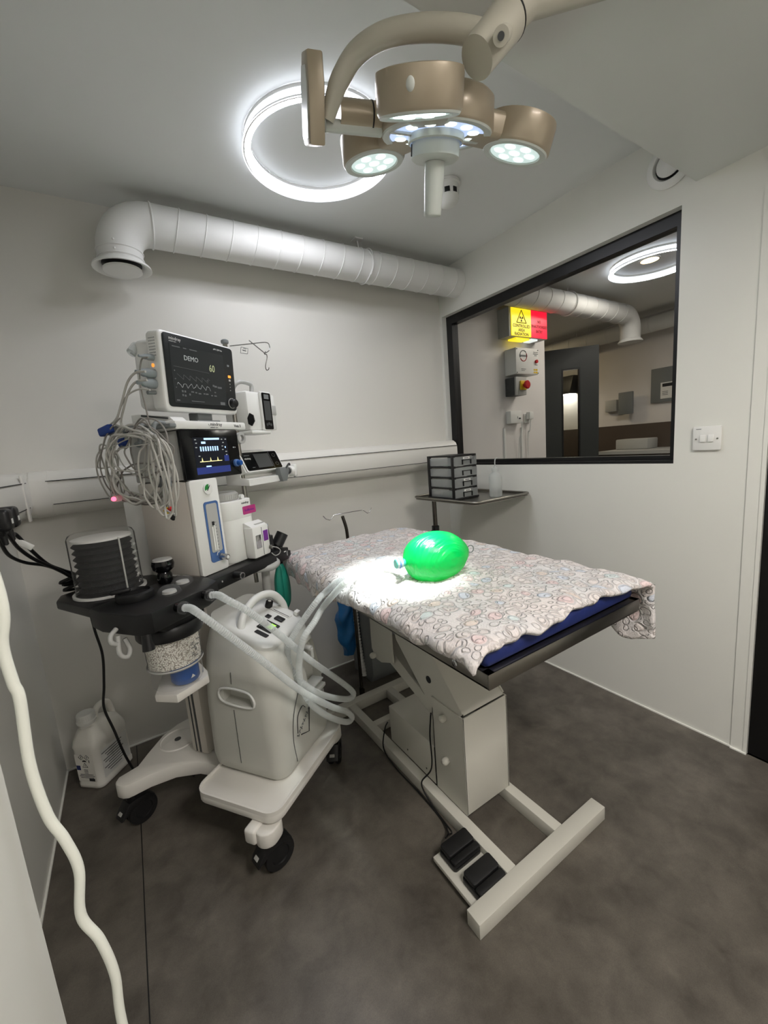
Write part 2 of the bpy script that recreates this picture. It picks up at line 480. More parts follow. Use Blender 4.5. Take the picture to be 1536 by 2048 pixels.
def tag(o, label, cat, group=None, kind=None):
    if label: o['label'] = label
    if cat: o['category'] = cat
    if group: o['group'] = group
    if kind: o['kind'] = kind
    return o
def thing(name, label, cat, loc=(0, 0, 0), rotz=0, group=None):
    o = bpy.data.objects.new(name, None); COL.objects.link(o)
    o.empty_display_size = .05
    o.location = loc; o.rotation_euler = (0, 0, rotz)
    WM[o] = Matrix.Translation(Vector(loc)) @ Matrix.Rotation(rotz, 4, 'Z')
    return tag(o, label, cat, group)
def mthing(name, label, cat, u, v, z, group=None):
    p = MX @ Vector((u, v, z))
    return thing(name, label, cat, p, TH, group)
def struct(mb, name, m, smooth=40, label=None):
    o = mb.build(name, m, smooth=smooth); o['kind'] = 'structure'
    if label: o['label'] = label
    return o
def mm(): return MB(MX)
def text(s, size, m, M, parent, name='lettering', align_x='LEFT', ext=.0003, sx=1.0, bold=0.0):
    """flat lettering on the xy plane of matrix M (world)"""
    cu = bpy.data.curves.new(name, 'FONT'); cu.body = s; cu.size = size; cu.align_x = align_x; cu.extrude = ext
    cu.resolution_u = 2
    cu.offset = bold
    t = bpy.data.objects.new('tmp', cu); COL.objects.link(t)
    dg = bpy.context.evaluated_depsgraph_get()
    me = bpy.data.meshes.new_from_object(t.evaluated_get(dg))
    bpy.data.objects.remove(t); bpy.data.curves.remove(cu)
    X = WM[parent].inverted() @ M @ Matrix.Scale(sx, 4, (1, 0, 0))
    me.transform(X); me.name = name
    me.materials.clear(); me.materials.append(m)
    o = bpy.data.objects.new(name, me); COL.objects.link(o); o.parent = parent; WM[o] = WM[parent]
    return o
def face_m(o, right, up, push=0.0):
    """world matrix for lettering: origin o, x = right, y = up, z towards the reader"""
    r = Vector(right).normalized(); u = Vector(up); u = (u-r*u.dot(r)).normalized(); n = r.cross(u)
    m = I4()
    for i in range(3):
        m[i][0] = r[i]; m[i][1] = u[i]; m[i][2] = n[i]; m[i][3] = o[i]+n[i]*push
    return m
def rrect(w, h, r, n=5):
    out = []
    for cx, cy, a0 in ((w/2-r, h/2-r, 0), (-w/2+r, h/2-r, 90), (-w/2+r, -h/2+r, 180), (w/2-r, -h/2+r, 270)):
        for k in range(n+1):
            a = R(a0+90*k/n); out.append((cx+r*math.cos(a), cy+r*math.sin(a)))
    return out
def copy_tree(o, parent=None):
    c = o.copy(); COL.objects.link(c); WM[c] = WM[o]
    if parent is not None: c.parent = parent; c.matrix_parent_inverse = o.matrix_parent_inverse
    for ch in list(o.children): copy_tree(ch, c)
    return c

# ================================================================== THE ROOM
XB, YA, XL, HC = 1.847, 2.106, -.392, 2.314
WY0, WY1, WZ0, WZ1 = .761, 2.085, 1.112, 2.045      # viewing window opening in the right wall
YB = -1.55                                           # wall behind the camera
T = .11
struct(MB().b2(XL-.1, XB, YB-.1, YA+.1, -.1, 0), 'floor', M_floor)
struct(MB().b2(XL-.1, XB+T, .715, YA+.1, HC, HC+.1), 'ceiling', M_ceil)
struct(MB().b2(XL-.1, XB+T, YB-.1, .719, 2.10, HC+.1), 'ceiling_bulkhead', M_soffit)
struct(MB().b2(XL-.1, XB+T, YA, YA+.1, 0, HC), 'wall_back', M_wall)
struct(MB().b2(XL-.1, XL, .5, YA, 0, HC), 'wall_left', M_wallg)
struct(MB().b2(XL-.1, -.139, YB, .5, 0, 2.10), 'wall_left_front', M_wallg)
struct(MB().b2(XL-.1, XB+T, YB-.1, YB, 0, 2.10), 'wall_front', M_wall)
w = MB()
DY = .479
w.b2(XB, XB+T, WY1, YA, 0, HC).b2(XB, XB+T, DY, WY0, 0, HC).b2(XB, XB+T, WY0, WY1, 0, WZ0).b2(XB, XB+T, WY0, WY1, WZ1, HC)
w.b2(XB, XB+T, YB, -.42, 0, 2.10).b2(XB, XB+T, -.42, DY, 2.04, 2.10)
struct(w, 'wall_right', M_wallb)
struct(MB().b2(XB+.004, XB+.045, -.415, DY-.001, .004, 2.035), 'door_1', M_blackdoor)
struct(MB().b2(XB-.004, XB-.0005, DY, DY+.05, .0, 2.10).b2(XB-.006, XB-.0005, DY-.0, DY+.012, 0, 2.06), 'trim_1', M_wallb)
# pale sealant beads where the sheet floor meets the walls
struct(MB().b2(XL, XB, YA-.006, YA, 0, .006), 'baseboard_back', M_bead)
struct(MB().b2(XL, XL+.006, .5, YA, 0, .006), 'baseboard_left', M_bead)
struct(MB().b2(XB-.006, XB-.0002, DY+.05, YA, 0, .006).b2(XB-.012, XB-.004, DY, DY+.05, 0, .005), 'baseboard_right', M_bead)
struct(MB().tube(catmull([(-.134, YA-.01, 0), (-.134, 1.6, 0), (-.138, 1.0, 0), (-.136, .3, 0)], 6), .0016, 6), 'floor_seam', M_blackm)

# viewing window: black frame and pane, set back in the wall
FX0, FX1 = XB+.035, XB+.085
fr = struct(MB().b2(FX0, FX1, WY0, WY1, WZ1-.05, WZ1).b2(FX0, FX1, WY0, WY1, WZ0, WZ0+.03).b2(FX0, FX1, WY0, WY0+.028, WZ0+.03, WZ1-.05).b2(FX0, FX1, WY1-.05, WY1, WZ0+.03, WZ1-.05)
            .b2(XB+.001, FX0, WY0+.0, WY1, WZ0, WZ0+.012), 'window_1', M_frame)
gl = MB().b2(FX0+.02, FX0+.026, WY0+.02, WY1-.02, WZ0+.02, WZ1-.04).build('pane', M_glass, fr, smooth=0)

# trunking round the corner, on the back wall and the left wall
def trunk_profile(front=True):
    # (depth, z) outline
    return [(0, 1.275), (.045, 1.277), (.07, 1.272), (.092, 1.258), (.102, 1.238), (.104, 1.19), (.102, 1.155), (.094, 1.128), (.075, 1.11), (.05, 1.102), (0, 1.10)]
tr = thing('cable_trunking', 'long pale grey dado trunking with grooves along the back wall and round the left corner', 'trunking', (0, YA, 1.1))
b = MB()
b.ringloft([[(x, YA-.0005-d, z) for d, z in trunk_profile()] for x in (XL+.0005, XB-.0005)])
b.build('trunking_body', M_wall, tr, 35)
b = MB()
b.ringloft([[(XL+.0005+d*.9, y, z) for d, z in trunk_profile()] for y in (.8, YA-.09)])
b.build('side_trunking', M_wall, tr, 35)
b = MB()
b.b2(-.25, XB-.001, YA-.1063, YA-.098, 1.2385, 1.2412).b2(-.24, XB-.001, YA-.1036, YA-.096, 1.149, 1.1515)
b.b2(XL+.088, XL+.0955, .8, 1.94, 1.2385, 1.2412).b2(XL+.086, XL+.0935, .8, 1.94, 1.149, 1.1515)
b.build('groove', M_ink, tr, 0)
b = MB()
for x0, x1 in ((-.30, -.245),):
    b.ringloft([[(x, YA-.0005-d*1.03, 1.19+(z-1.19)*1.03) for d, z in trunk_profile()] for x in (x0, x1)])
b.build('joint_cover', M_wall, tr, 35)
MB().b2(XL+.09, XL+.0975, 1.87, 1.90, 1.105, 1.27, .003).build('joint_cover', M_wall, tr, 35)
b = MB()
b.b2(.50, .72, YA-.112, YA-.1, 1.158, 1.233, .003)
b.build('socket_plate', M_white, tr, 30)

# ceiling duct
dk = thing('ventilation_duct', 'white painted round duct with spiral ribs hung under the ceiling', 'duct', (.2, 1.94, 2.19))
DC, DZ, DR = 1.94, 2.192, .077
path = [Vector((XB-.001, DC, DZ)), Vector((.235, DC, DZ))]
el = [Vector((.235-.115*math.sin(a), DC, DZ-.115*(1-math.cos(a)))) for a in [PI/2*k/8 for k in range(1, 9)]]
b = MB().tube(path+el+[Vector((.12, DC, 2.035))], DR, 28)
for k in range(15):
    x = .33+k*.104
    # ribs lean a little, as a spiral seam does
    ring = [Vector((x+.018*math.cos(a), DC+DR*1.005*math.sin(a), DZ+DR*1.005*math.cos(a))) for a in [2*PI*i/28 for i in range(28)]]
    b.tube(ring, .0028, 6, closed=True)
b.tube([Vector((.24, DC+DR*1.01*math.sin(a), DZ+DR*1.01*math.cos(a))) for a in [2*PI*i/28 for i in range(28)]], .004, 6, closed=True)
for z in (2.075, 2.048):
    b.tube([Vector((.12+DR*1.01*math.sin(a), DC+DR*1.01*math.cos(a), z)) for a in [2*PI*i/28 for i in range(28)]], .003, 6, closed=True)
for z in (2.06, 2.09): b.sphere((.12-.02, DC-DR*.98, z), .004)
b.build('duct_pipe', M_duct, dk, 50)
b = MB().lathe([(DR*.98, 0), (DR*1.02, -.008), (.098, -.02), (.1, -.028), (.092, -.028), (.072, -.012)], Matrix.Translation((.12, DC, 2.045)), 36, cap0=False, cap1=False)
b.build('vent_collar', M_white, dk, 50)
b = MB().lathe([(.068, 0), (.068, .002)], Matrix.Translation((.12, DC, 2.032)), 30)
b.build('vent_throat', M_blackm, dk, 50)
b = MB().lathe([(.0, -.012), (.05, -.010), (.066, -.003), (.066, .004), (.02, .012)], Matrix.Translation((.12, DC, 2.012)), 36, cap0=False)
b.cyl((.12, DC, 2.02), (.12, DC, 2.05), .006)
b.build('vent_disc', M_white, dk, 50)
b = MB()
b.tube([Vector((1.215+.01*math.cos(a), DC+(DR+.004)*math.sin(a), DZ+(DR+.004)*math.cos(a))) for a in [2*PI*i/28 for i in range(28)]], .004, 6, closed=True)
b.cyl((1.185, DC, DZ+DR), (1.18, DC, HC-.003), .004)
b.b2(1.155, 1.20, DC-.025, DC+.025, HC-.006, HC-.0005)
b.tube(catmull([(1.2, DC-.05, DZ+.06), (1.21, DC-.075, DZ+.03), (1.215, DC-.083, DZ-.02), (1.21, DC-.06, DZ-.06)], 6), .003, 6)
b.build('duct_hanger', M_duct, dk, 50)

# ring lamp
rl = thing('ring_ceiling_lamp', 'glowing white ring lamp on the ceiling above the anaesthesia machine', 'ceiling lamp', (.74, 1.42, HC))
C0 = Matrix.Translation((.74, 1.42, 0))
def ring_lamp(root, X, zc, mb_, mo_, mi_):
    def band(r0, r1, z): return MB().at(X).lathe([(r0, z), (r1, z)], None, 72, False, False)
    band(.2315, .248, zc-.040).build('ring_diffuser', mb_, root, 50)
    MB().lathe([(.2485, zc-.040), (.2485, zc-.012)], X, 72, False, False).build('outer_edge', mo_, root, 50)
    MB().lathe([(.2308, zc-.040), (.2308, zc-.012)], X, 72, False, False).build('inner_edge', mi_, root, 50)
    MB().annulus(.2325, .247, zc-.0385, zc-.001, X).build('ring_housing', M_white, root, 50)
    MB().annulus(.2500, .2535, zc-.042, zc-.034, X).build('outer_rim', M_white, root, 50)
    MB().lathe([(.254, zc-.042), (.2575, zc-.042)], X, 72, False, False).build('outer_glow_band', mo_, root, 50)
ring_lamp(rl, C0, HC, E_ring, E_ringo, E_ringi)
r0_ = thing('ring_lamp', 'ring lamp on the low ceiling behind the camera', 'ceiling lamp', (.75, -.55, 2.10))
ring_lamp(r0_, Matrix.Translation((.75, -.55, 0)), 2.10, E_ring3, E_ringo, E_ringi)

# smoke detector
sd = thing('smoke_detector', 'white domed smoke detector with dark slots on the ceiling near the duct', 'smoke detector', (1.3, 1.39, HC))
C1 = Matrix.Translation((1.3, 1.39, HC-.0005)) @ Matrix.Rotation(PI, 4, 'X')
MB().lathe([(.05, 0), (.052, .012), (.046, .016), (.045, .03), (.045, .034)], C1, 32).build('detector_base', M_white, sd, 40)
b = MB()
for k in range(8):
    a = 2*PI*k/8
    b.at(C1 @ Matrix.Rotation(a, 4, 'Z')).box((.0385, 0, .043), (.012, .018, .02), .002)
b.at(I4()).lathe([(.036, .03), (.036, .056)], C1, 24)
b.build('sensor_slot', M_black, sd, 30)
b = MB().lathe([(.045, .054), (.045, .058), (.042, .07), (.033, .082), (.018, .09), (0.001, .092)], C1, 32)
for k in range(8):
    a = 2*PI*(k+.5)/8
    b.at(C1 @ Matrix.Rotation(a, 4, 'Z')).box((.042, 0, .044), (.006, .012, .024))
b.build('detector_dome', M_white, sd, 40)

# round wall vent half behind the bulkhead
wv = thing('round_wall_vent', 'round white air valve high on the right wall beside the bulkhead', 'vent', (XB, .795, 2.19))
C2 = Matrix.Translation((XB-.0005, .80, 2.2)) @ Matrix.Rotation(-PI/2, 4, 'Y')
MB().lathe([(.078, 0), (.08, .006), (.074, .014), (.056, .016), (.05, .008), (.05, .001)], C2, 36, cap0=False, cap1=False).build('vent_rim', M_white, wv, 50)
MB().lathe([(.05, .001), (.05, .003)], C2, 30).build('vent_gap', M_blackm, wv)
MB().lathe([(.04, .006), (.044, .014), (.04, .02), (.001, .026)], C2, 32).build('vent_disc', M_white, wv, 50)

# light switch
sw = thing('light_switch', 'white double rocker light switch on the right wall below the window corner', 'light switch', (XB, .651, 1.205))
b = MB().box((XB-.006, .651, 1.205), (.011, .088, .088), .004); b.build('switch_plate', M_white, sw)
for dy in (.011, -.014):
    MB().box((XB-.0135, .651+dy, 1.205), (.004, .018, .026), .0015, rot=Matrix.Rotation(R(6), 4, 'Y')).build('rocker', M_white, sw)
for dy in (.032, -.034): MB().cyl((XB-.0115, .651+dy, 1.203), (XB-.0135, .651+dy, 1.203), .003).build('screw', M_steel, sw)
MB().box((XB-.012, .651+.025, 1.240), (.001, .016, .002)).build('printed_mark', M_greyink, sw)

# ================================================================== THE NEXT ROOM, seen through the window
X2 = 4.5
struct(MB().b2(XB+T, X2+.1, -.7, 4.1, -.1, 0), 'floor_next_room', M_floor)
struct(MB().b2(XB+T, X2+.1, -.7, 4.1, HC, HC+.1), 'ceiling_next_room', M_ceil)
struct(MB().b2(X2, X2+.1, -.7, 4.1, 0, HC), 'wall_far', M_room2)
struct(MB().b2(XB+T, 2.898, YA, YA+.1, 0, HC), 'wall_partition', M_room2)
struct(MB().b2(XB+T, X2+.1, 4.0, 4.1, 0, HC), 'wall_far_back', M_room2)
struct(MB().b2(XB+T, X2+.1, -.7, -.6, 0, HC), 'wall_far_front', M_room2)
struct(MB().b2(X2-.02, X2, -.6, 4.0, 0, 1.29), 'trim_2', M_clad)
# open door leaf with a vision panel
hv, hw = Vector((3.705, 2.149, 0)), Vector((3.15, 2.733, 0))
dd = (hw-hv); dl = dd.length; dn = dd.normalized()
DM = I4(); nrm = Vector((0, 0, 1)).cross(dn)
for i in range(3):
    DM[i][0] = dn[i]; DM[i][1] = nrm[i]; DM[i][2] = (0, 0, 1)[i]; DM[i][3] = hv[i]
b = MB(DM); v0, v1, vz0, vz1 = .165, .295, .95, 1.815
b.b2(0, v0, 0, .044, .01, 2.0).b2(v1, dl, 0, .044, .01, 2.0).b2(v0, v1, 0, .044, .01, vz0).b2(v0, v1, 0, .044, vz1, 2.0)
dr = struct(b, 'door_2', M_door, 30)
MB(DM).b2(v0, v1, .018, .026, vz0, vz1).build('vision_pane', M_glass, dr, 0)
b = MB(DM)
for q in ((v0-.012, v0), (v1, v1+.012)): b.b2(q[0], q[1], -.004, .048, vz0-.012, vz1+.012)
b.b2(v0, v1, -.004, .048, vz0-.012, vz0).b2(v0, v1, -.004, .048, vz1, vz1+.012)
b.build('vision_frame', M_black, dr)
# ducts in the next room
d2 = thing('next_room_duct', 'white round duct with elbow under the next room ceiling, seen through the window', 'duct', (3, 1.94, 2.2))
path = [Vector((XB+T+.001, 1.94, 2.2)), Vector((3.72, 1.94, 2.2))]
el = [Vector((3.72+.115*math.sin(a), 1.94, 2.2-.115*(1-math.cos(a)))) for a in [PI/2*k/8 for k in range(1, 9)]]
b = MB().tube(path+el+[Vector((3.835, 1.94, 2.0))], .077, 28)
for k in range(12):
    x = 2.1+k*.14
    b.tube([Vector((x+.018*math.cos(a), 1.94+.0775*math.sin(a), 2.2+.0775*math.cos(a))) for a in [2*PI*i/28 for i in range(28)]], .0028, 6, closed=True)
b.lathe([(.077, 0), (.095, -.02), (.095, -.028), (.06, -.03)], Matrix.Translation((3.835, 1.94, 2.01)), 28)
b.build('duct_pipe', M_duct, d2, 50)
b = MB()
b.tube([Vector((2.95, 1.94+.082*math.sin(a), 2.2+.082*math.cos(a))) for a in [2*PI*i/28 for i in range(28)]], .005, 6, closed=True)
b.cyl((2.95, 1.94, 2.28), (2.95, 1.94, HC-.001), .004)
b.build('duct_hanger', M_duct, d2, 50)
d3 = thing('far_wall_duct', 'pale duct running along the far wall of the next room behind the door', 'duct', (4.33, 2.5, 2.2))
b = MB().cyl((4.33, -.59, 2.19), (4.33, 3.99, 2.19), .07, seg=24)
for k in range(22):
    y = -.4+k*.2
    b.tube([Vector((4.33+.071*math.sin(a), y, 2.19+.071*math.cos(a))) for a in [2*PI*i/20 for i in range(20)]], .003, 6, closed=True)
for y in (2.6, 2.75): b.cyl((4.33, y, 2.26), (4.33, y, HC-.001), .004)
b.build('duct_pipe', M_duct, d3, 50)
# ring lamp and downlight of the next room, with two lamps added to brighten it
r2 = thing('next_room_ring_lamp', 'white ring lamp on the next room ceiling, seen at the top of the window', 'ceiling lamp', (3.08, 1.42, HC))
C3 = Matrix.Translation((3.08, 1.42, 0))
ring_lamp(r2, C3, HC, E_ring2, E_ringo, E_ringi)
added_ring = thing('ring_lamp', 'added unseen ring lamp on the next room ceiling beyond the right edge of the window', 'ceiling lamp', (3.3, -.05, HC))  # out of view, added to brighten the next room through the window
ring_lamp(added_ring, Matrix.Translation((3.3, -.05, 0)), HC, E_ring2, E_ringo, E_ringi)
added_downlight = thing('ceiling_downlight', 'added warm round downlight behind the open door of the next room', 'ceiling lamp', (3.6, 3.2, HC))  # added to light the far wall, warm to suit the warm-lit duct
MB().annulus(.05, .058, HC-.01, HC-.0005, Matrix.Translation((3.6, 3.2, 0))).build('downlight_rim', M_white, added_downlight)
MB().lathe([(.05, HC-.008), (.05, HC-.001)], Matrix.Translation((3.6, 3.2, 0)), 28).build('downlight_lens', E_warmfill, added_downlight)
r3 = thing('ceiling_downlight', 'small warm glowing downlight inside the next room ring lamp', 'ceiling lamp', (3.03, 1.42, HC))
MB().annulus(.05, .058, HC-.01, HC-.0005, Matrix.Translation((3.03, 1.42, 0))).build('downlight_rim', M_white, r3)
MB().lathe([(.05, HC-.008), (.05, HC-.001)], Matrix.Translation((3.03, 1.42, 0)), 28).build('downlight_lens', E_warm, r3)
# things on the partition wall
yw = YA
sg = thing('warning_sign', 'lit yellow and red radiation warning sign box behind the window', 'sign', (2.45, yw, 2.08))
SX0, SX1, SZ0, SZ1 = 2.40, 2.785, 1.952, 2.143
MB().b2(SX0-.02, SX1, yw-.10, yw-.0005, SZ0, SZ1).build('sign_box', M_lgrey, sg)
xm = SX0+.205
MB().b2(SX0, xm, yw-.106, yw-.1001, SZ0+.004, SZ1-.004).build('yellow_panel', E_signy, sg)
MB().b2(xm, SX1, yw-.106, yw-.1001, SZ0+.004, SZ1-.004).build('red_panel', E_signr, sg)
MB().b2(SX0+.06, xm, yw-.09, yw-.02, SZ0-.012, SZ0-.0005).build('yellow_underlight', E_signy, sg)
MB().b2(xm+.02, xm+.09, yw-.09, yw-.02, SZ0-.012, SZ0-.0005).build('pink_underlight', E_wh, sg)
FM = lambda x, z: face_m(Vector((x, yw-.1063, z)), (1, 0, 0), (0, 0, 1))
for k, t in enumerate(('CONTROLLED', 'AREA', 'RADIATION')):
    text(t, .029, M_ink, FM((SX0+xm)/2, SZ0+.062-.027*k), sg, align_x='CENTER', sx=.95, bold=.0006)
for k, t in enumerate(('NO', 'UNAUTHORISED', 'ENTRY')):
    text(t, .028, M_darkred, FM((xm+SX1)/2, SZ0+.105-.034*k), sg, align_x='CENTER', sx=.85, bold=.0006)
b = MB(FM((SX0+xm)/2, SZ0+.128))
tri = [(-.05, -.035), (.05, -.035), (0, .048)]
for i in range(3):
    b.tube([Vector((*tri[i], .0004)), Vector((*tri[(i+1) % 3], .0004))], .0025, 6)
for k in range(3):
    a = R(90+60+120*k)
    b.prism([(.006*math.cos(a-.5), .006*math.sin(a-.5)-.008), (.02*math.cos(a-.5), .02*math.sin(a-.5)-.008), (.02*math.cos(a), .02*math.sin(a)-.008), (.02*math.cos(a+.5), .02*math.sin(a+.5)-.008), (.006*math.cos(a+.5), .006*math.sin(a+.5)-.008)], 0, .0006)
b.lathe([(.004, 0), (.004, .0006)], Matrix.Translation((0, -.008, 0)), 12)
b.build('trefoil_symbol', M_ink, sg)
cb = thing('control_box', 'white radiation control box with red lamp on the wall under the lit sign', 'control box', (2.56, yw, 1.8))
CX0, CX1, CZ0, CZ1 = 2.437, 2.685, 1.70, 1.88
MB().b2(CX0, CX1, yw-.105, yw-.0005, CZ0, CZ1, .006).build('box_body', M_white, cb)
FC = lambda x, z: face_m(Vector((x, yw-.1055, z)), (1, 0, 0), (0, 0, 1))
b = MB(FC(2.515, 1.825)); b.tube([Vector((.036*math.cos(a), .036*math.sin(a), .0004)) for a in [R(k) for k in range(-150, 31, 10)]], .003, 6)
b.build('red_arc', M_redink, cb)
b = MB(FC(2.515, 1.825)); b.tube([Vector((.036*math.cos(a), .036*math.sin(a), .0004)) for a in [R(k) for k in range(40, 201, 10)]], .003, 6)
b.box((0, .0, .0003), (.085, .012, .0006)); b.box((.135, .03, .0003), (.05, .004, .0006)); b.box((.135, .018, .0003), (.055, .004, .0006)); b.box((.135, .006, .0003), (.03, .004, .0006))
b.box((.0, -.09, .0003), (.05, .003, .0006)); b.box((-.005, -.1, .0003), (.04, .003, .0006)); b.box((.14, -.058, .0003), (.03, .004, .0006))
b.build('printed_text', M_greyink, cb)
MB().cyl((2.652, yw-.105, 1.79), (2.652, yw-.118, 1.79), .012).build('red_lamp', M_red, cb)
b = MB(FC(2.645, 1.722)); b.box((-.012, .01, .0003), (.014, .012, .0006)); b.box((.012, .01, .0003), (.024, .012, .0006)); b.box((-.012, -.008, .0003), (.014, .012, .0006)); b.box((.012, -.008, .0003), (.024, .012, .0006))
b.build('yellow_label', M_yel, cb)
for x in (CX0+.01, CX1-.01):
    for z in (CZ0+.01, CZ1-.01): MB().cyl((x, yw-.105, z), (x, yw-.107, z), .004).build('screw', M_dgrey, cb)
es = thing('emergency_stop', 'grey box with red mushroom button on yellow plate under the control box', 'stop button', (2.5, yw, 1.62))
MB().b2(2.437, 2.55, yw-.085, yw-.0005, 1.555, 1.682, .005).build('stop_box', M_dgrey, es)
MB().b2(2.437, 2.55, yw-.10, yw-.0855, 1.555, 1.682, .003).build('stop_lid', M_lgrey, es)
MB().b2(2.475, 2.54, yw-.112, yw-.1005, 1.59, 1.655, .004).build('yellow_plate', M_yel, es)
MB().lathe([(.012, 0), (.014, .014), (.028, .02), (.03, .03), (.024, .036), (.001, .038)], Matrix.Translation((2.507, yw-.1125, 1.622)) @ Matrix.Rotation(PI/2, 4, 'X'), 24).build('mushroom_button', M_red, es)
so = thing('socket_outlet', 'white wall socket with plug on the partition under the red stop button', 'socket', (2.49, yw, 1.4))
MB().b2(2.437, 2.56, yw-.045, yw-.0005, 1.36, 1.45, .004).build('socket_box', M_white, so)
b = MB().b2(2.51, 2.513, yw-.0465, yw-.045, 1.395, 1.41).b2(2.525, 2.545, yw-.0465, yw-.045, 1.39, 1.40)
b.build('socket_hole', M_ink, so)
MB().tube(catmull([(2.54, yw-.06, 1.37), (2.545, yw-.05, 1.3), (2.55, yw-.02, 1.2), (2.55, yw-.012, .9), (2.55, yw-.012, .3)], 6), .004, 6).build('lead', M_white, so)
so2 = thing('wall_plug', 'white plug with hanging lead on the partition right of the wall socket', 'plug', (2.66, yw, 1.42))
MB().b2(2.632, 2.70, yw-.012, yw-.0005, 1.36, 1.43, .003).build('socket_plate', M_white, so2)
MB().b2(2.645, 2.69, yw-.05, yw-.0125, 1.385, 1.44, .006).build('plug_body', M_white, so2)
MB().tube(catmull([(2.667, yw-.04, 1.385), (2.665, yw-.03, 1.3), (2.66, yw-.014, 1.2), (2.66, yw-.012, .3)], 6), .004, 6).build('lead', M_white, so2)
for x, l in ((2.41, 'thin white mini trunking below the wall socket in the next room'), (2.60, 'thin white mini trunking below the wall plug in the next room')):
    tag(MB().b2(x-.008, x+.008, yw-.012, yw-.0005, .1, 1.33).build('mini_trunking', M_white, base=(x, yw, .1)), l, 'trunking')
# dim shapes on the far wall
nb = thing('notice_board', 'grey notice board on the far wall at the right edge of the window', 'notice board', (X2, 1.92, 1.64))
MB().b2(X2-.03, X2-.0005, 1.78, 2.06, 1.48, 1.80, .004).build('board', M_grey, nb)
MB().b2(X2-.034, X2-.0301, 1.85, 1.97, 1.51, 1.66).build('pinned_sheet', M_white, nb)
b = MB(face_m(Vector((X2-.0345, 1.91, 1.585)), (0, -1, 0), (0, 0, 1)))
b.box((0, .05, 0), (.09, .03, .0006)); b.box((-.02, -.01, 0), (.05, .004, .0006)); b.box((-.02, -.025, 0), (.05, .004, .0006)); b.box((-.02, -.04, 0), (.05, .004, .0006))
b.build('printed_block', M_ink, nb)
pb = thing('wall_monitor', 'grey flat screen on an arm against the far wall right of the open door', 'monitor', (X2, 2.3, 1.5))
MB().b2(X2-.09, X2-.06, 2.20, 2.34, 1.40, 1.62, .006).build('screen', M_grey, pb)
MB().b2(X2-.06, X2-.0005, 2.25, 2.29, 1.48, 1.54).build('bracket', M_dgrey, pb)
MB().b2(X2-.05, X2-.0005, 2.38, 2.50, 1.44, 1.56, .006).build('side_unit', M_lgrey, pb)
wt = thing('far_worktop', 'pale worktop with clutter along the far wall of the next room', 'worktop', (4.2, 1.6, 0))
MB().b2(3.95, X2-.021, -.5, 2.3, 1.02, 1.05).build('worktop_board', M_lgrey, wt)
MB().b2(3.98, X2-.021, -.5, 2.3, 0, 1.02).build('base_unit', M_clad, wt)
tag(MB().b2(4.2, 4.4, 1.95, 2.25, 1.051, 1.15, .01).build('storage_box', M_lgrey, base=(4.3, 2.1, 1.051)), 'pale storage box on the far worktop of the next room', 'box')
# bright wall lamp visible through the door's vision panel
wl = thing('wall_lamp', 'dark wedge shaped wall lamp glowing downward, seen through the door pane', 'wall lamp', (X2, 2.96, 1.75))
b = MB().prism([(0, 0), (.0, .2), (.10, .2), (.17, .02), (.17, 0)], 2.83, 3.06, Matrix(((-1, 0, 0, X2-.0005), (0, 0, 1, 0), (0, 1, 0, 1.69), (0, 0, 0, 1))))
b.build('lamp_shade', M_black, wl, 30)
MB().b2(X2-.155, X2-.02, 2.85, 3.04, 1.682, 1.6895).build('glow_panel', E_glow, wl)

# ================================================================== OPERATING TABLE
tb = thing('operating_table', 'white enamelled lifting operating table with steel tray top in the middle of the floor', 'operating table', (.88, 1.175, 0))
BH = .047
MB().b2(.590, 1.165, .645, .692, 0.0, BH, .002).build('front_crossbar', M_tab, tb)
MB().b2(.590, 1.165, 1.66, 1.705, 0.0, BH, .002).build('rear_crossbar', M_tab, tb)
MB().b2(.748, .785, .692, 1.66, 0.0, BH-.001, .002).build('base_rail', M_tab, tb)
MB().b2(.965, 1.002, .692, 1.66, 0.0, BH-.001, .002).build('base_rail', M_tab, tb)
MB().b2(.785, .965, 1.46, 1.495, 0.004, BH-.002, .002).build('inner_crossbar', M_tab, tb)
MB().b2(.618, .747, .6925, .868, .012, .026, .003).build('pedal_plate', M_tab, tb)
# column box, open at the top: walls and a sloping rim
b = MB()
TX0, TX1, TY0, TY1 = .785, .988, .889, 1.045
b.b2(TX0, TX0+.004, TY0, TY1, BH, .40).b2(TX1-.004, TX1, TY0, TY1, BH, .40).b2(TX0, TX1, TY0, TY0+.004, BH, .40, .0015).b2(TX0, TX1, TY1-.004, TY1, BH, .36)
b.b2(TX0+.004, TX1-.004, TY0+.004, TY1-.004, .25, .254)
b.build('column_box', M_tab, tb, 30)
MB().b2(TX0+.001, .925, 1.0455, 1.345, BH-.001, .203, .003).build('motor_housing', M_tab, tb, 30)
MB().b2(TX0-.0005, TX0+.001, 1.0455, 1.048, BH, .2).b2(TX0-.0006, TX0+.0005, 1.10, 1.105, .075, .08).b2(TX0-.0006, TX0+.0005, 1.22, 1.225, .075, .08).build('housing_seam', M_ink, tb)
SM = lambda x: Matrix(((0, 0, 1, x), (1, 0, 0, 0), (0, 1, 0, 0), (0, 0, 0, 1)))   # polygon (y, z) extruded along x
def arm(poly_l, name, x0, x1, web):
    b = MB()
    b.prism(poly_l, x0, x0+.006, SM(0)).prism(poly_l, x1-.006, x1, SM(0))
    # the web joining the two flanges
    (ya, za), (yb, zb) = web
    d = Vector((0, yb-ya, zb-za)).normalized(); n = Vector((0, -d.z, d.y))*.005
    q = [(ya, za), (yb, zb), (yb+n.y, zb+n.z), (ya+n.y, za+n.z)]
    b.prism(q, x0+.006, x1-.006, SM(0))
    return b.build(name, M_tab, tb, 30)
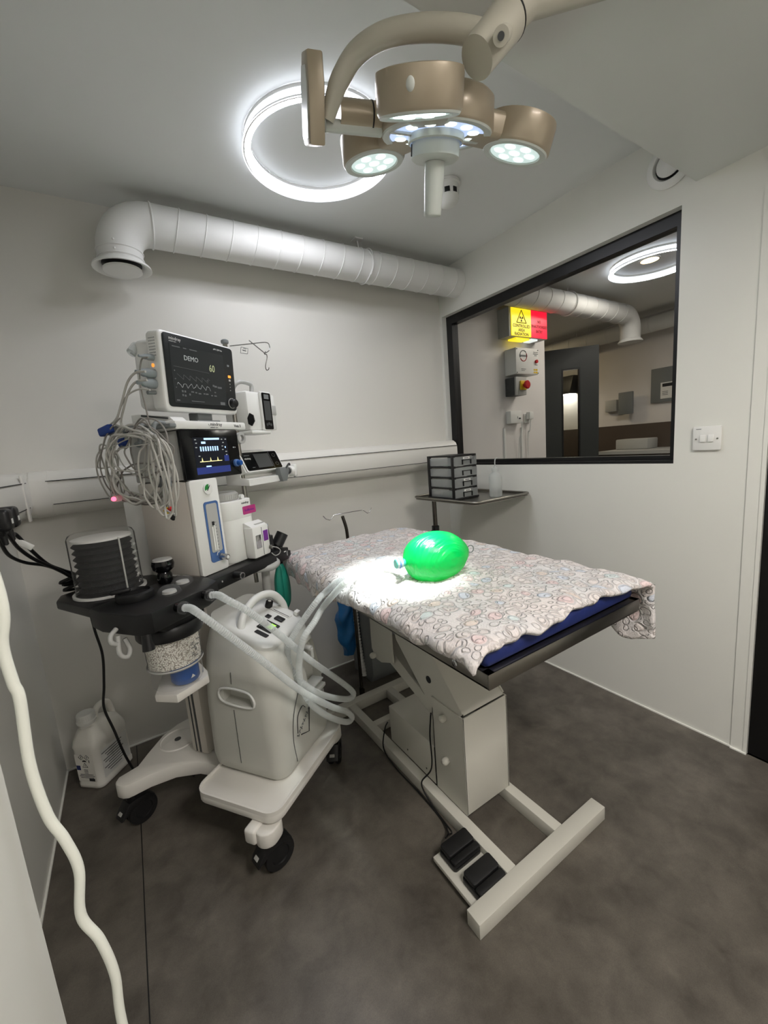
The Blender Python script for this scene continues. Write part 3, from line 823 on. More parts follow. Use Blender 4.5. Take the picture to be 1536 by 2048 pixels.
arm([(1.05, .345), (.905, .398), (.895, .412), (1.17, .70), (1.235, .70), (1.29, .63), (1.25, .53)], 'upper_lift_arm', .790, .983, ((.897, .402), (1.175, .695)))
arm([(1.045, .30), (1.045, .345), (1.30, .455), (1.43, .455), (1.43, .40), (1.33, .40)], 'lower_lift_arm', .800, .973, ((1.045, .345), (1.43, .452)))
for x in (.778, .984):
    MB().prism([(1.265, .742), (1.425, .742), (1.43, .43), (1.40, .395), (1.36, .395), (1.27, .43)], x, x+.006, SM(0)).build('rear_bracket', M_tab, tb, 30)
b = MB().b2(.73, 1.03, .98, 1.44, .742, .75, .002)
b.build('top_carrier', M_tab, tb, 30)
for (y, z) in ((.978, .357), (.975, .199)):
    MB().lathe([(.011, 0), (.0125, .006), (.0125, .014), (.009, .021), (.001, .024)], Matrix.Translation((TX0-.0005, y, z)) @ Matrix.Rotation(-PI/2, 4, 'Y'), 20).build('cap_knob', M_tab, tb, 60)
MB().lathe([(.011, 0), (.0125, .006), (.0125, .014), (.009, .021), (.001, .024)], Matrix.Translation((.7775, 1.408, .409)) @ Matrix.Rotation(-PI/2, 4, 'Y'), 20).build('cap_knob', M_tab, tb, 60)
MB().lathe([(.009, 0), (.010, .006), (.007, .012), (.001, .014)], Matrix.Translation((TX1+.0005, .97, .385)) @ Matrix.Rotation(PI/2, 4, 'Y'), 20).build('cap_knob', M_tab, tb, 60)
MB().lathe([(.013, 0), (.013, .002), (.009, .003), (.009, .004)], Matrix.Translation((.7905, 1.06, .455)) @ Matrix.Rotation(-PI/2, 4, 'Y'), 20).build('pivot_hole', M_ink, tb)
# steel tray
QX0, QX1, QY0, QY1, QZ0, QZ1 = .574, 1.184, .562, 1.79, .750, .785
b = MB()
b.b2(QX0, QX1, QY0, QY1, QZ0, QZ0+.004)
t_ = .004
b.b2(QX0, QX1, QY0, QY0+t_, QZ0, QZ1, .001).b2(QX0, QX1, QY1-t_, QY1, QZ0, QZ1, .001).b2(QX0, QX0+t_, QY0+t_, QY1-t_, QZ0, QZ1, .001).b2(QX1-t_, QX1, QY0+t_, QY1-t_, QZ0, QZ1, .001)
b.b2(QX0, QX0+.02, QY0, QY1, QZ1-.002, QZ1, .0005).b2(QX1-.02, QX1, QY0, QY1, QZ1-.002, QZ1, .0005).b2(QX0, QX1, QY0, QY0+.02, QZ1-.002, QZ1, .0005)
b.build('steel_tray', M_steel, tb, 30)
b = MB().lathe([(.008, 0), (.009, .002), (.006, .004), (.006, .001)], Matrix.Translation((QX0-.0005, .665, .768)) @ Matrix.Rotation(-PI/2, 4, 'Y'), 18)
b.cyl((QX0, .665, .768), (QX0-.003, .665, .768), .004)
b.build('tray_bolt', M_chrome, tb)
b = MB()
b.bent([(.65, .72, .749), (.65, .70, .72), (.66, .72, .69), (.68, .76, .675)], .0025, 6)
b.bent([(.62, 1.49, .749), (.61, 1.51, .72), (.62, 1.49, .695), (.64, 1.47, .69)], .0025, 6)
b.bent([(.77, 1.12, .742), (.768, 1.09, .70), (.775, 1.05, .675)], .0025, 6)
b.build('wire_hook', M_lgrey, tb)

# foot pedals
def pedal(cy):
    t = thing('foot_pedal', '', 'foot pedal', (.692, cy, .0262))
    P = rrect(.108, .074, .010)
    X = Matrix.Translation((.692, cy, .0265)) 
    MB(X).prism([(x, y) for x, y in P], 0, .016, bev=.002).build('pedal_base', M_black, t, 40)
    b = MB(X)
    tilt = Matrix.Translation((0, 0, .023)) @ Matrix.Rotation(R(5), 4, 'X')
    b.prism(rrect(.102, .046, .008), -.006, .009, tilt @ Matrix.Translation((0, .012, 0)), bev=.003)
    b.prism(rrect(.102, .022, .005), -.004, .005, Matrix.Translation((0, -.024, .021)), bev=.003)
    b.build('tread', M_blackm, t, 40)
    MB(X).cyl((.054, .0, .010), (.0555, .0, .010), .004).build('side_screw', M_steel, t)
    return t
p1 = pedal(.826); p1['label'] = 'black foot pedal farther along the white plate, nearer the table column'; p1['group'] = 'table foot pedals'
p2 = pedal(.726); p2['label'] = 'black foot pedal nearest the front crossbar of the table base'; p2['group'] = 'table foot pedals'
c1 = [onplane(0, .78, 864, 1445), onplane(0, .776, 858, 1480), onplane(0, .772, 862, 1540), onplane(0, .762, 851, 1560)]
tag(MB().tube(catmull([Vector((.790, 1.06, .325)), Vector((.776, 1.045, .318)), Vector((.772, 1.05, .25)), Vector((.766, 1.045, .13)), Vector((.742, 1.08, .055)), Vector((.742, 1.03, .01)), Vector((.735, .96, .006)), Vector((.722, .90, .02)), Vector((.70, .885, .036))], 8), .0028, 8).build('pedal_cable', M_black, base=(.74, 1.0, .006)), 'thin black cable from the table column down to the foot pedals', 'cable')
tag(MB().tube(catmull([Vector((.784, 1.36, .12)), Vector((.765, 1.355, .10)), Vector((.742, 1.34, .03)), Vector((.738, 1.25, .004)), Vector((.74, 1.1, .004)), Vector((.735, .97, .004)), Vector((.715, .91, .015)), Vector((.685, .885, .034))], 8), .0028, 8).build('motor_cable', M_black, base=(.74, 1.2, .004)), 'black cable lying along the table base rail from the motor housing', 'cable')

# mattress
b = MB().box(((QX0+QX1)/2, 1.14, .8085), (QX1-QX0-.014, 1.13, .044), .014, 3)
tag(b.build('mattress', M_navy, base=((QX0+QX1)/2, 1.14, .787)), 'navy blue padded mattress on the steel table top under the fleece', 'mattress')

# fleece blanket, draped
def lerp_tab(tab, x):
    if x <= tab[0][0]: return tab[0][1]
    for (a, va), (c, vc) in zip(tab, tab[1:]):
        if x <= c: return va+(vc-va)*(x-a)/(c-a)
    return tab[-1][1]
front_y = [(.50, .562), (.53, .560), (.58, .564), (.63, .572), (.70, .562), (.757, .553), (.84, .566), (.93, .577), (1.0, .570), (1.05, .560), (1.10, .556), (1.16, .548), (1.22, .545), (1.30, .545)]
hemz = [(.53, .818), (.58, .816), (.645, .813), (.69, .812), (.78, .806), (.90, .808), (1.11, .790), (1.2, .777), (1.30, .757), (1.38, .743), (1.47, .757), (1.57, .765), (1.68, .77), (1.75, .77)]
rhemz = [(.53, .655), (.60, .640), (.68, .665), (.9, .72), (1.2, .74), (1.75, .75)]
rb = random.Random(3)
NS, NT = 110, 150
bm = bmesh.new(); uvl = bm.loops.layers.uv.new('UVMap')
grid = []
def nz(x, y): return .0022*math.sin(31*x+3*math.sin(17*y))+.0018*math.sin(41*y+2*math.sin(23*x))+.0012*math.sin(77*x+60*y)+.001*math.sin(103*y-49*x)
for j in range(NT+1):
    t = j/NT
    row = []
    yc = .55+t*1.21
    hz = lerp_tab(hemz, yc); rz = lerp_tab(rhemz, yc)
    zt = .840
    if yc > 1.70: zt = .840-.05*((yc-1.70)/.06)**2 if yc < 1.76 else .79
    # cross-section by arc length
    xl, xr = .556, 1.200
    prof = [(xl-.014, hz), (xl-.015, (hz+zt)/2), (xl-.004, zt-.012), (xl+.022, zt), (.70, zt+.001), (.88, zt+.002), (1.08, zt+.001), (xr-.03, zt-.001), (xr+.0, zt-.014), (xr+.014, zt-.04), (xr+.018, (rz+zt)/2-.01), (xr+.012, rz)]
    pv = catmull([Vector((x, 0, z)) for x, z in prof], 10)
    # even arc length
    L = [0]
    for a, c in zip(pv, pv[1:]): L.append(L[-1]+(c-a).length)
    k = 0
    for i in range(NS+1):
        s_ = L[-1]*i/NS
        while k < len(L)-2 and L[k+1] < s_: k += 1
        f = (s_-L[k])/max(1e-9, L[k+1]-L[k])
        p = pv[k].lerp(pv[k+1], min(1, f))
        fy = lerp_tab(front_y, p.x if p.z > zt-.05 or p.x < .9 else 1.22)
        y = fy+(1.76-fy)*t + .006*math.sin(19*p.x+1)*t
        wv_ = nz(p.x+p.z, y)
        drop = max(0, 1-t/.025)
        z = p.z+wv_-(.010*drop**2 if p.z > zt-.02 else 0)+.004*math.sin(58*p.x)*max(0, 1-t/.05)
        z += .004*math.sin(9*p.x+14*y)*(1 if p.z > zt-.03 else .2)*(.5+.5*math.sin(7*y)) if p.z > zt-.03 else 0
        side = 0
        if p.x < xl: side = -abs(wv_)*1.2-.004*math.sin(26*y)**2
        if p.x > xr: side = wv_*1.5
        row.append((bm.verts.new((p.x+side, y-.003*drop+.0035*math.sin(83*p.x+2*math.sin(19*p.x))*drop, z)), (s_, y)))
    grid.append(row)
for j in range(NT):
    for i in range(NS):
        q = [grid[j][i], grid[j][i+1], grid[j+1][i+1], grid[j+1][i]]
        f = bm.faces.new([v for v, _ in q]); f.smooth = True
        for lo, (_, uvc) in zip(f.loops, q): lo[uvl].uv = uvc
me = bpy.data.meshes.new('blanket')
for v in bm.verts: v.co -= Vector((.88, 1.15, .79))
bm.to_mesh(me); bm.free(); me.materials.append(M_blanket)
bl = bpy.data.objects.new('blanket', me); COL.objects.link(bl); bl.location = (.88, 1.15, .79)
sol = bl.modifiers.new('thick', 'SOLIDIFY'); sol.thickness = .012; sol.offset = 1
tag(bl, 'pale fleece blanket embossed with rings, draped over the operating table', 'blanket')

# green bag lying on the blanket
ba, bb = Vector((.676, .990, .919)), Vector((.905, .953, .918))
ctr = (ba+bb)/2
GM = align(ba, bb); GL = (bb-ba).length
gb = thing('reservoir_bag', 'shiny inflated bright green rubber bag lying on the blanket', 'bag', (ctr.x, ctr.y, .85))
prof = [(r_, z_*GL) for r_, z_ in ((.012, .0), (.020, .02), (.044, .08), (.061, .18), (.072, .31), (.076, .44), (.074, .56), (.067, .68), (.055, .79), (.038, .88), (.020, .95), (.007, .985), (.003, 1))]
pp = catmull([Vector((a, 0, c)) for a, c in prof], 6)
b = MB(GM)
seg = 48; rings = []
for p in pp:
    f = p.z/GL
    k = max(0, (f-.55)/.45)+max(0, (.14-f)/.14)
    rings.append([((p.x*(1+.02*k*math.sin(13*2*PI*i/seg)))*math.cos(2*PI*i/seg), (p.x*(1+.02*k*math.sin(13*2*PI*i/seg)))*math.sin(2*PI*i/seg)*1.05, p.z) for i in range(seg)])
b.ringloft(rings)
b.build('bag_body', M_balloon, gb, 80)
MB(GM).lathe([(.013, -.03), (.0135, -.012), (.0115, .004)], None, 24).build('bag_neck', M_teal, gb, 50)
MB(GM).torus(.0135, .003, Matrix.Translation((0, 0, -.018)), 24, 8).build('neck_ring', M_pblue, gb, 60)
b = MB(); e = bb+Vector((.012, -.001, 0)); 
b.tube([e+Vector((0, .004, 0))+Vector((.010*math.cos(a), -.004*math.cos(a), .012*math.sin(a))) for a in [2*PI*i/20 for i in range(20)]], .0018, 6, closed=True)
b.build('hanging_ring', M_grey, gb)

# ================================================================== SURGICAL LAMP
LC = Vector((.653, .725, 1.896)); LN = Vector((.121, .322, -.939)).normalized()
f1, fl_, frr = Vector((.520, .617, 1.824)), Vector((.614, .903, 1.934)), Vector((.831, .672, 1.883))
lam = thing('surgical_lamp', 'beige surgical lamp with three lit pods and a hanging white handle over the table', 'surgical lamp', (1.0, .30, 2.099))
def nmat(o, n, ref=Vector((1, 0, 0))):
    z = n.normalized(); x = (ref-z*ref.dot(z)).normalized(); y = z.cross(x); m = I4()
    for i in range(3):
        m[i][0] = x[i]; m[i][1] = y[i]; m[i][2] = z[i]; m[i][3] = o[i]
    return m
def leds(b, X, rr, n, r0, z):
    b.at(X)
    if n == 7: b.lathe([(r0, z), (r0, z+.0008)], None, 16)
    for k in range(6 if n == 7 else n):
        a = 2*PI*k/(6 if n == 7 else n)+.3
        b.lathe([(r0, z), (r0*.9, z+.0012)], Matrix.Translation((rr*math.cos(a), rr*math.sin(a), 0)), 16)
    b.at(I4())
pods = []
for c in (f1, fl_, frr):
    inw = (LC-c); inw = (inw-LN*inw.dot(LN)).normalized()
    n = (LN*math.cos(R(11))+inw*math.sin(R(11)))
    X = nmat(c, n, inw)
    PR = .0735
    p_ = MB(X).lathe([(PR-.008, -.054), (PR-.001, -.052), (PR, -.046), (PR, -.004), (PR-.003, .0)], None, 44, cap1=False).build('lamp_pod', M_tan, lam, 50)
    MB(X).lathe([(PR-.003, 0), (PR-.005, .003), (.056, .003), (.054, -.001)], None, 44, cap0=False, cap1=False).build('pod_rim', M_lampw, p_, 50)
    MB(X).lathe([(.055, -.002), (.053, .0005)], None, 44).build('lens', E_lens, p_, 30)
    b = MB(); leds(b, X, .034, 7, .0115, .0008); b.build('led_cluster', E_led, p_)
    MB(X).sphere((-PR, .0, -.030), (.004, .007, .009)).build('side_stud', M_lampw, p_, 60)
    pods.append((c, n, X))
X0 = nmat(LC, LN)
p_ = MB(X0).lathe([(.09, -.058), (.105, -.056), (.112, -.05), (.116, -.004), (.113, 0)], None, 56, cap1=False).build('lamp_centre', M_tan, lam, 50)
MB(X0).lathe([(.113, 0), (.111, .003), (.098, .003), (.096, -.001)], None, 56, cap0=False, cap1=False).build('centre_rim', M_lampw, p_, 50)
MB(X0).lathe([(.097, -.002), (.096, .0005)], None, 56).build('lens', E_lensc, p_)
b = MB(); leds(b, X0, .076, 12, .012, .0008); b.build('led_ring', E_led, p_)
b = MB(X0)
for a in (.2, .2+PI): b.box((.075*math.cos(a), .075*math.sin(a), .002), (.055, .012, .004), rot=Matrix.Rotation(a, 4, 'Z'))
b.build('lens_divider', M_lampw, p_)
b = MB(X0).lathe([(.058, -.002), (.058, .012), (.054, .014)], None, 40, cap1=False)
b.build('handle_collar', M_lampw, lam, 50)
MB(X0).lathe([(.050, .010), (.050, .037), (.045, .041), (.02, .042)], None, 40).build('camera_dome', M_lampw, lam, 50)
MB(X0).box((-.045, -.022, .024), (.003, .003, .02)).build('dome_slit', M_ink, lam)
MB(X0).lathe([(.0205, .0425), (.021, .068), (.019, .127), (.019, .134), (.017, .137)], None, 32).build('handle', M_lampw, lam, 60)
b = MB()
for c, n, X in pods:
    up1 = c-n*.028; up0 = LC-LN*.028
    d = (up1-up0); mid = (up0+up1)/2
    m = align(up0, up1)
    # flat web between pod and centre
    zz = -LN; xx = d.normalized(); yy = zz.cross(xx).normalized(); m2 = I4()
    for i in range(3):
        m2[i][0] = xx[i]; m2[i][1] = yy[i]; m2[i][2] = xx.cross(yy)[i]; m2[i][3] = mid[i]
    b.at(m2).box((0, 0, 0), (d.length*.9, .085, .046), .010, 3)
b.build('pod_bridge', M_tan, lam, 40)
# yoke: from the body out to the left, ending in the control paddle
y0 = CAM+ray(760, 238)*.83; y1 = CAM+ray(648, 226)*.80
yd = (y1-y0).normalized()
b = MB().cyl(y0, y0.lerp(y1, .75), .026, seg=32)
b.build('yoke_barrel', M_tan, lam, 60)
ym0 = y0.lerp(y1, .16); ym1 = ym0+yd*.003
MB().cyl(ym0, ym1, .0268, seg=32).build('yoke_seam', M_black, lam)
MB().cyl(y0+Vector((0, 0, -.021)), y1+Vector((0, 0, -.021)), .011, seg=20).build('yoke_rod', M_lampw, lam, 60)
# paddle: thick slab facing left with a touch panel
pc = CAM+ray(626, 212)*.80
pn = Vector((-.92, .30, .0)).normalized()
vdir = (pc-CAM).normalized()
pr = vdir-pn*vdir.dot(pn); pr.normalize()
pu = pn.cross(pr)
if pu.z < 0: pu = -pu; 
PM_ = I4()
for i in range(3):
    PM_[i][0] = pr[i]; PM_[i][1] = pr.cross(pn)[i]*-1 if False else pn.cross(pr)[i]; PM_[i][2] = pn[i]; PM_[i][3] = pc[i]
pw = MB(PM_).prism([(-.058, .054), (.040, .062), (.058, .052), (.058, -.030), (.036, -.072), (-.036, -.072), (-.058, -.030)], -.015, .015, bev=.004).build('control_paddle', M_tan, lam, 40)
MB(PM_).prism([(-.046, .046), (.036, .052), (.047, .046), (.047, -.026), (.030, -.053), (-.030, -.053), (-.047, -.026)], .0152, .017).build('touch_panel', M_lampw, pw, 40)
# curved arm, sleeve and spring arm
yb_ = CAM+ray(655, 240)*.79
ap = [yb_, CAM+ray(664, 205)*.775, CAM+ray(680, 160)*.755, CAM+ray(712, 108)*.73, CAM+ray(765, 72)*.70, CAM+ray(835, 57)*.68, CAM+ray(905, 57)*.665, CAM+ray(965, 68)*.655]
MB().tube(catmull(ap, 8), .0205, 20, rf=lambda i: .0125+.0050*min(1, i/16)).build('curved_arm', M_arm, lam, 70)
j0 = CAM+ray(955, 115)*.655; j1 = CAM+ray(1008, 48)*.66; j2 = CAM+ray(1062, -2)*.665
ax = (j1-j0).normalized()
MB().cyl(j0-ax*.002, j1+ax*.01, .029, .032, seg=36).build('elbow_sleeve', M_arm, lam, 60)
MB().cyl(j1+ax*.0102, j1+ax*.013, .0325, seg=36).build('sleeve_seal', M_black, lam, 60)
hp = CAM+ray(1002, 72)*.60
MB().cyl(hp, CAM+ray(1012, 66)*.66, .0115, seg=24).build('hinge_pin', M_arm, lam, 60)
MB().cyl(hp-(hp-CAM).normalized()*.0005, hp-(hp-CAM).normalized()*.003, .005, seg=20).build('hinge_cap', M_dgrey, lam, 60)
jend = Vector((1.0, .30, 2.035))
MB().tube([j1+ax*.014, j1.lerp(j2, .35), j2, j2.lerp(jend, .5), jend], .025, 28).build('spring_arm', M_arm, lam, 60)
b = MB().cyl((1.0, .30, 2.0), (1.0, .30, 2.08), .036, seg=28).cyl((1.0, .30, 2.07), (1.0, .30, 2.0995), .10, seg=36)
b.build('ceiling_canopy', M_arm, lam, 50)

# ================================================================== INSTRUMENT STAND IN THE CORNER
st = thing('instrument_stand', 'steel tray stand on a post in the corner beside the table head', 'stand', (1.455, 1.79, 0))
A0, A1, B0, B1, TZ = 1.425, 1.835, 1.435, 1.94, .965
MB().prism([(x+(A0+A1)/2, y+(B0+B1)/2) for x, y in rrect(A1-A0-.004, B1-B0-.004, .028)], TZ-.018, TZ-.014).build('tray_base', M_steel, st, 30)
pts = [Vector((x+(A0+A1)/2, y+(B0+B1)/2, TZ-.004)) for x, y in rrect(A1-A0, B1-B0, .03, 6)]
MB().tube(pts, .006, 8, closed=True).build('tray_rim', M_steel, st, 60)
b = MB()
b.ringloft([[(x+(A0+A1)/2, y+(B0+B1)/2, z) for x, y in rrect(A1-A0-d, B1-B0-d, .03, 6)] for d, z in ((.006, TZ-.004), (.012, TZ-.015))], False, False)
b.build('tray_side', M_steel, st, 60)
MB().cyl((1.455, 1.79, .77), (1.455, 1.79, TZ-.019), .0125, seg=20).build('upper_post', M_dsteel, st, 60)
MB().cyl((1.455, 1.79, .04), (1.455, 1.79, .80), .0165, seg=20).build('lower_post', M_steel, st, 60)
b = MB().cyl((1.455, 1.79, .745), (1.455, 1.79, .80), .021, seg=20).cyl((1.455, 1.79, .77), (1.425, 1.78, .77), .006).sphere((1.42, 1.778, .77), .012)
b.build('height_knob', M_black, st, 50)
b = MB().b2(1.43, 1.48, 1.45, 1.92, .02, .045, .006).b2(1.43, 1.80, 1.45, 1.49, .02, .045, .006).b2(1.43, 1.80, 1.88, 1.92, .02, .045, .006)
for x, y in ((1.455, 1.47), (1.455, 1.9), (1.78, 1.47), (1.78, 1.9)): b.cyl((x, y, 0.0), (x, y, .022), .014)
b.build('stand_foot', M_steel, st, 40)

# drawers
dt = thing('drawer_tower', 'small black framed tower of four clear drawers on the corner stand', 'drawer unit', (1.56, 1.75, TZ-.0135))
E0, E1, F0, F1, G0, G1 = 1.478, 1.648, 1.64, 1.86, TZ-.0135, 1.192
b = MB()
for x in (E0, E1-.016):
    for y in (F0, F1-.02): b.b2(x, x+.016, y, y+.02, G0, G1, .002)
nlev = 4; dz = (G1-G0-.008)/nlev
for k in range(nlev+1):
    z = G0+k*dz
    b.b2(E0+.0005, E0+.014, F0+.02, F1-.02, z, z+.008).b2(E1-.014, E1-.0005, F0+.02, F1-.02, z, z+.008).b2(E0+.016, E1-.016, F1-.016, F1-.0005, z, z+.008).b2(E0+.016, E1-.016, F0+.001, F0+.010, z, z+.006)
b.b2(E0+.0006, E1-.0006, F0+.0006, F1-.0006, G1-.004, G1+.001).b2(E0-.006, E1+.006, F0-.006, F1+.004, G0+.0005, G0+.012, .003)
b.build('tower_frame', M_black, dt, 30)
for k in range(nlev):
    z0 = G0+k*dz+.009; z1 = z0+dz-.012
    b = MB().b2(E0+.003, E0+.005, F0+.022, F1-.022, z0+.004, z1).b2(E1-.005, E1-.003, F0+.022, F1-.022, z0+.004, z1).b2(E0+.003, E1-.003, F0-.004, F0-.001, z0, z1).b2(E0+.004, E1-.004, F0, F1-.02, z0+.001, z0+.003)
    d_ = b.build('drawer', M_clear2, dt, 0)
    b = MB().b2(1.535, 1.60, F0-.012, F0-.0045, z0+.028, z0+.032).b2(1.535, 1.539, F0-.012, F0-.0045, z0+.006, z0+.032).b2(1.596, 1.60, F0-.012, F0-.0045, z0+.006, z0+.032)
    b.build('drawer_pull', M_black, d_)
    if k != 2:
        MB().b2(1.545, 1.592, F0-.0062, F0-.0045, z1-.013, z1-.001).build('paper_label', M_white, d_)
        MB().b2(1.553, 1.584, F0-.0066, F0-.0063, z1-.009, z1-.0055).build('label_text', M_ink, d_)
# packets inside the two lower drawers
rp = random.Random(5)
for k, lab in ((0, 'white crumpled packet lying in the lowest clear drawer of the tower'), (1, 'grey paper sachet lying in the drawer second from the bottom')):
    z0 = G0+k*dz+.013
    b = MB()
    for q in range(4):
        b.box((1.56+rp.uniform(-.02, .02), 1.73+rp.uniform(-.05, .03), z0+.004+q*.006), (.10, .07, .005), .002, rot=Matrix.Rotation(rp.uniform(-.4, .4), 4, 'Z') @ Matrix.Rotation(rp.uniform(-.02, .02), 4, 'X'))
    tag(b.build('sachet', M_white if k == 0 else M_lgrey, base=(1.56, 1.73, z0)), lab, 'packet')

# squeeze bottle
sb_ = thing('wash_bottle', 'translucent white squeeze bottle with bent spout on the corner stand', 'bottle', (1.70, 1.555, TZ-.0135))
SBM = Matrix.Translation((1.70, 1.555, TZ-.0135))
MB(SBM).lathe([(.030, 0), (.034, .004), (.034, .105), (.030, .122), (.018, .132), (.016, .138)], None, 28, cap1=False).build('bottle_body', M_squeeze, sb_, 50)
MB(SBM).lathe([(.018, .138), (.018, .154), (.012, .158), (.007, .166)], None, 24).build('cap', M_squeeze, sb_, 50)
MB(SBM).tube(catmull([(0, 0, .16), (0, 0, .185), (.005, .002, .2), (.02, .006, .208), (.05, .015, .206)], 6), .0028, 8).build('spout', M_squeeze, sb_, 50)

# drip pole behind the table head
iv = thing('drip_pole', 'thin dark chrome drip pole with two hooks behind the head end of the table', 'drip stand', (.872, 1.745, 0))
MB().tube(catmull([(.872, 1.75, 0), (.872, 1.75, .25), (.872, 1.75, .52), (.89, 1.80, .66), (.918, 1.845, .74), (.921, 1.848, .83), (.916, 1.845, .88), (.900, 1.84, .938)], 8), .0085, 14).build('pole', M_dsteel, iv, 70)
b = MB().tube([(.795, 1.84, .957), (.808, 1.84, .94), (.83, 1.84, .930), (.845, 1.84, .944), (.853, 1.84, .953), (.945, 1.84, .953), (1.02, 1.84, .953), (1.045, 1.84, .932), (1.06, 1.84, .935), (1.073, 1.84, .957)], .0022, 8)
b.build('hook_bar', M_chrome, iv, 70)
MB().cyl((.872, 1.75, 0), (.872, 1.75, .05), .014, seg=20).build('pole_foot', M_dsteel, iv, 60)

# grey case below the table head
gc = thing('equipment_case', 'plain grey case standing on the floor below the head of the table', 'case', (1.10, 1.90, 0))
b = MB().prism([(1.83, .0), (1.80, .05), (1.80, .50), (1.83, .53), (2.02, .53), (2.02, 0)], .972, 1.24, SM(0), bev=.008)
b.build('case_body', M_grey, gc, 40)
MB().b2(1.02, 1.19, 1.7975, 1.7999, .40, .46, .001).build('case_panel', M_dgrey, gc)
b = MB()
for y in (1.84, 1.99): b.b2(.99, 1.22, y, y+.015, -.0, .004)
b.build('case_foot', M_black, gc)

# blue film bag and pleated white hose hanging behind the pole
bbg = thing('blue_bag', 'crinkled blue plastic bag hanging beside the drip pole under the table', 'bag', (.925, 1.98, .2))
rings = []
r3_ = random.Random(9)
for k in range(15):
    z = .13+.37*k/14
    w_ = .030+.026*math.sin(PI*min(1, k/14*1.05))
    rings.append([(.925+w_*(1+.18*math.sin(3*a+k*.9))*math.cos(a)+.008*math.sin(k*1.3), 1.97+w_*.8*(1+.2*math.sin(4*a-k))*math.sin(a), z) for a in [2*PI*i/24 for i in range(24)]])
MB().ringloft(rings).build('bag_film', M_bagblue, bbg, 60)
MB().tube([(.965, 1.985, .60), (.95, 1.985, .56), (.93, 1.975, .49)], .003, 8).build('tie', M_white, bbg)
ph = [Vector((.955, 1.905, .46)), Vector((.953, 1.90, .30)), Vector((.957, 1.895, .15)), Vector((.965, 1.885, .02))]
pth = resample(catmull(ph, 12), .006)
tag(MB().tube(pth, .012, 10, rf=lambda i: .0145 if i % 3 else .0105).build('pleated_hose', M_white, base=(.962, 1.888, .02)), 'white pleated hose hanging between the blue bag and the grey case', 'hose')

# white chemical can on the floor at the left
jc = thing('chemical_can', 'white plastic chemical can with screw cap on the floor in the left corner', 'can', (-.245, 1.985, 0))
a_ = math.atan2(2.046-1.914, -.153+.256)
JM = Matrix.Translation((-.243, 1.985, 0)) @ Matrix.Rotation(R(48), 4, 'Z')
def jr(w, d, z, r, dx=0): return [(x+dx, y, z) for x, y in rrect(w, d, r, 5)]
b = MB(JM).ringloft([jr(.160, .105, 0, .02), jr(.174, .117, .006, .024), jr(.176, .119, .02, .026), jr(.172, .115, .026, .026), jr(.172, .115, .17, .026), jr(.176, .119, .178, .026), jr(.170, .114, .20, .03), jr(.14, .095, .235, .03, .0), jr(.10, .07, .252, .03, -.01), jr(.062, .058, .262, .026, -.04)])
b.build('can_body', M_bottle, jc, 60)
MB(JM).lathe([(.027, .255), (.027, .272), (.034, .273), (.034, .28), (.031, .282), (.031, .306), (.029, .309), (.001, .310)], Matrix.Translation((-.043, 0, 0)), 36).build('screw_cap', M_white, jc, 40)
b = MB(JM)
for k in range(30):
    a = 2*PI*k/30
    b.box((-.043+.031*math.cos(a), .031*math.sin(a), .294), (.002, .002, .02))
b.build('cap_ribs', M_white, jc)
MB(JM).tube(catmull([(-.012, 0, .255), (.005, 0, .292), (.035, 0, .300), (.062, 0, .285), (.073, 0, .24), (.074, 0, .205)], 8), .013, 12, rf=lambda i: .012).build('grip', M_bottle, jc, 70)
def jface(side):
    if side == 'front': return JM @ Matrix(((-0.0, 0, -1, -.0866), (-1, 0, 0, 0), (0, 1, 0, .095), (0, 0, 0, 1)))
    return JM @ Matrix(((1, 0, 0, 0), (0, 0, -1, -.0581), (0, 1, 0, .095), (0, 0, 0, 1)))
Xf = jface('front'); Xs = jface('side')
b = MB(Xs).prism(rrect(.13, .12, .004), 0, .0004); b.build('paper_label', M_white, jc)
b = MB(Xs)
for k in range(9): b.box((-.01+rp.uniform(-.004, .004), .045-k*.011, .0006), (.10-.02*(k % 3), .004, .0004))
b.build('label_text', M_greyink, jc)
b = MB(Xf).prism(rrect(.085, .12, .004), 0, .0004); b.build('paper_label', M_bottle, jc)
b = MB(Xf)
for cx, cy in ((-.012, .048), (.014, .048)):
    q = [(cx-.011, cy), (cx, cy-.011), (cx+.011, cy), (cx, cy+.011)]
    for i in range(4): b.tube([Vector((*q[i], .0006)), Vector((*q[(i+1) % 4], .0006))], .0008, 4)
    b.box((cx, cy, .0006), (.002, .009, .0004))
q = [(-.012, .004), (.012, .004), (0, .024)]
for i in range(3): b.tube([Vector((*q[i], .0006)), Vector((*q[(i+1) % 3], .0006))], .0008, 4)
b.box((0, .012, .0006), (.002, .008, .0004)); b.prism([(-.010, .028), (.010, .028), (.006, .035), (-.006, .035)], .0002, .0008)
b.box((.022, .031, .0006), (.003, .012, .0004)); b.box((.02, -.052, .0006), (.026, .012, .0004))
for k in range(6): b.box((0, -.008-k*.007, .0006), (.018 if k < 3 else .07-.01*(k % 2), .0022, .0004))
b.build('hazard_symbols', M_ink, jc)
b = MB(Xf).box((-.032, .0, .0006), (.018, .020, .0004)); b.build('navy_square', M_navy, jc)

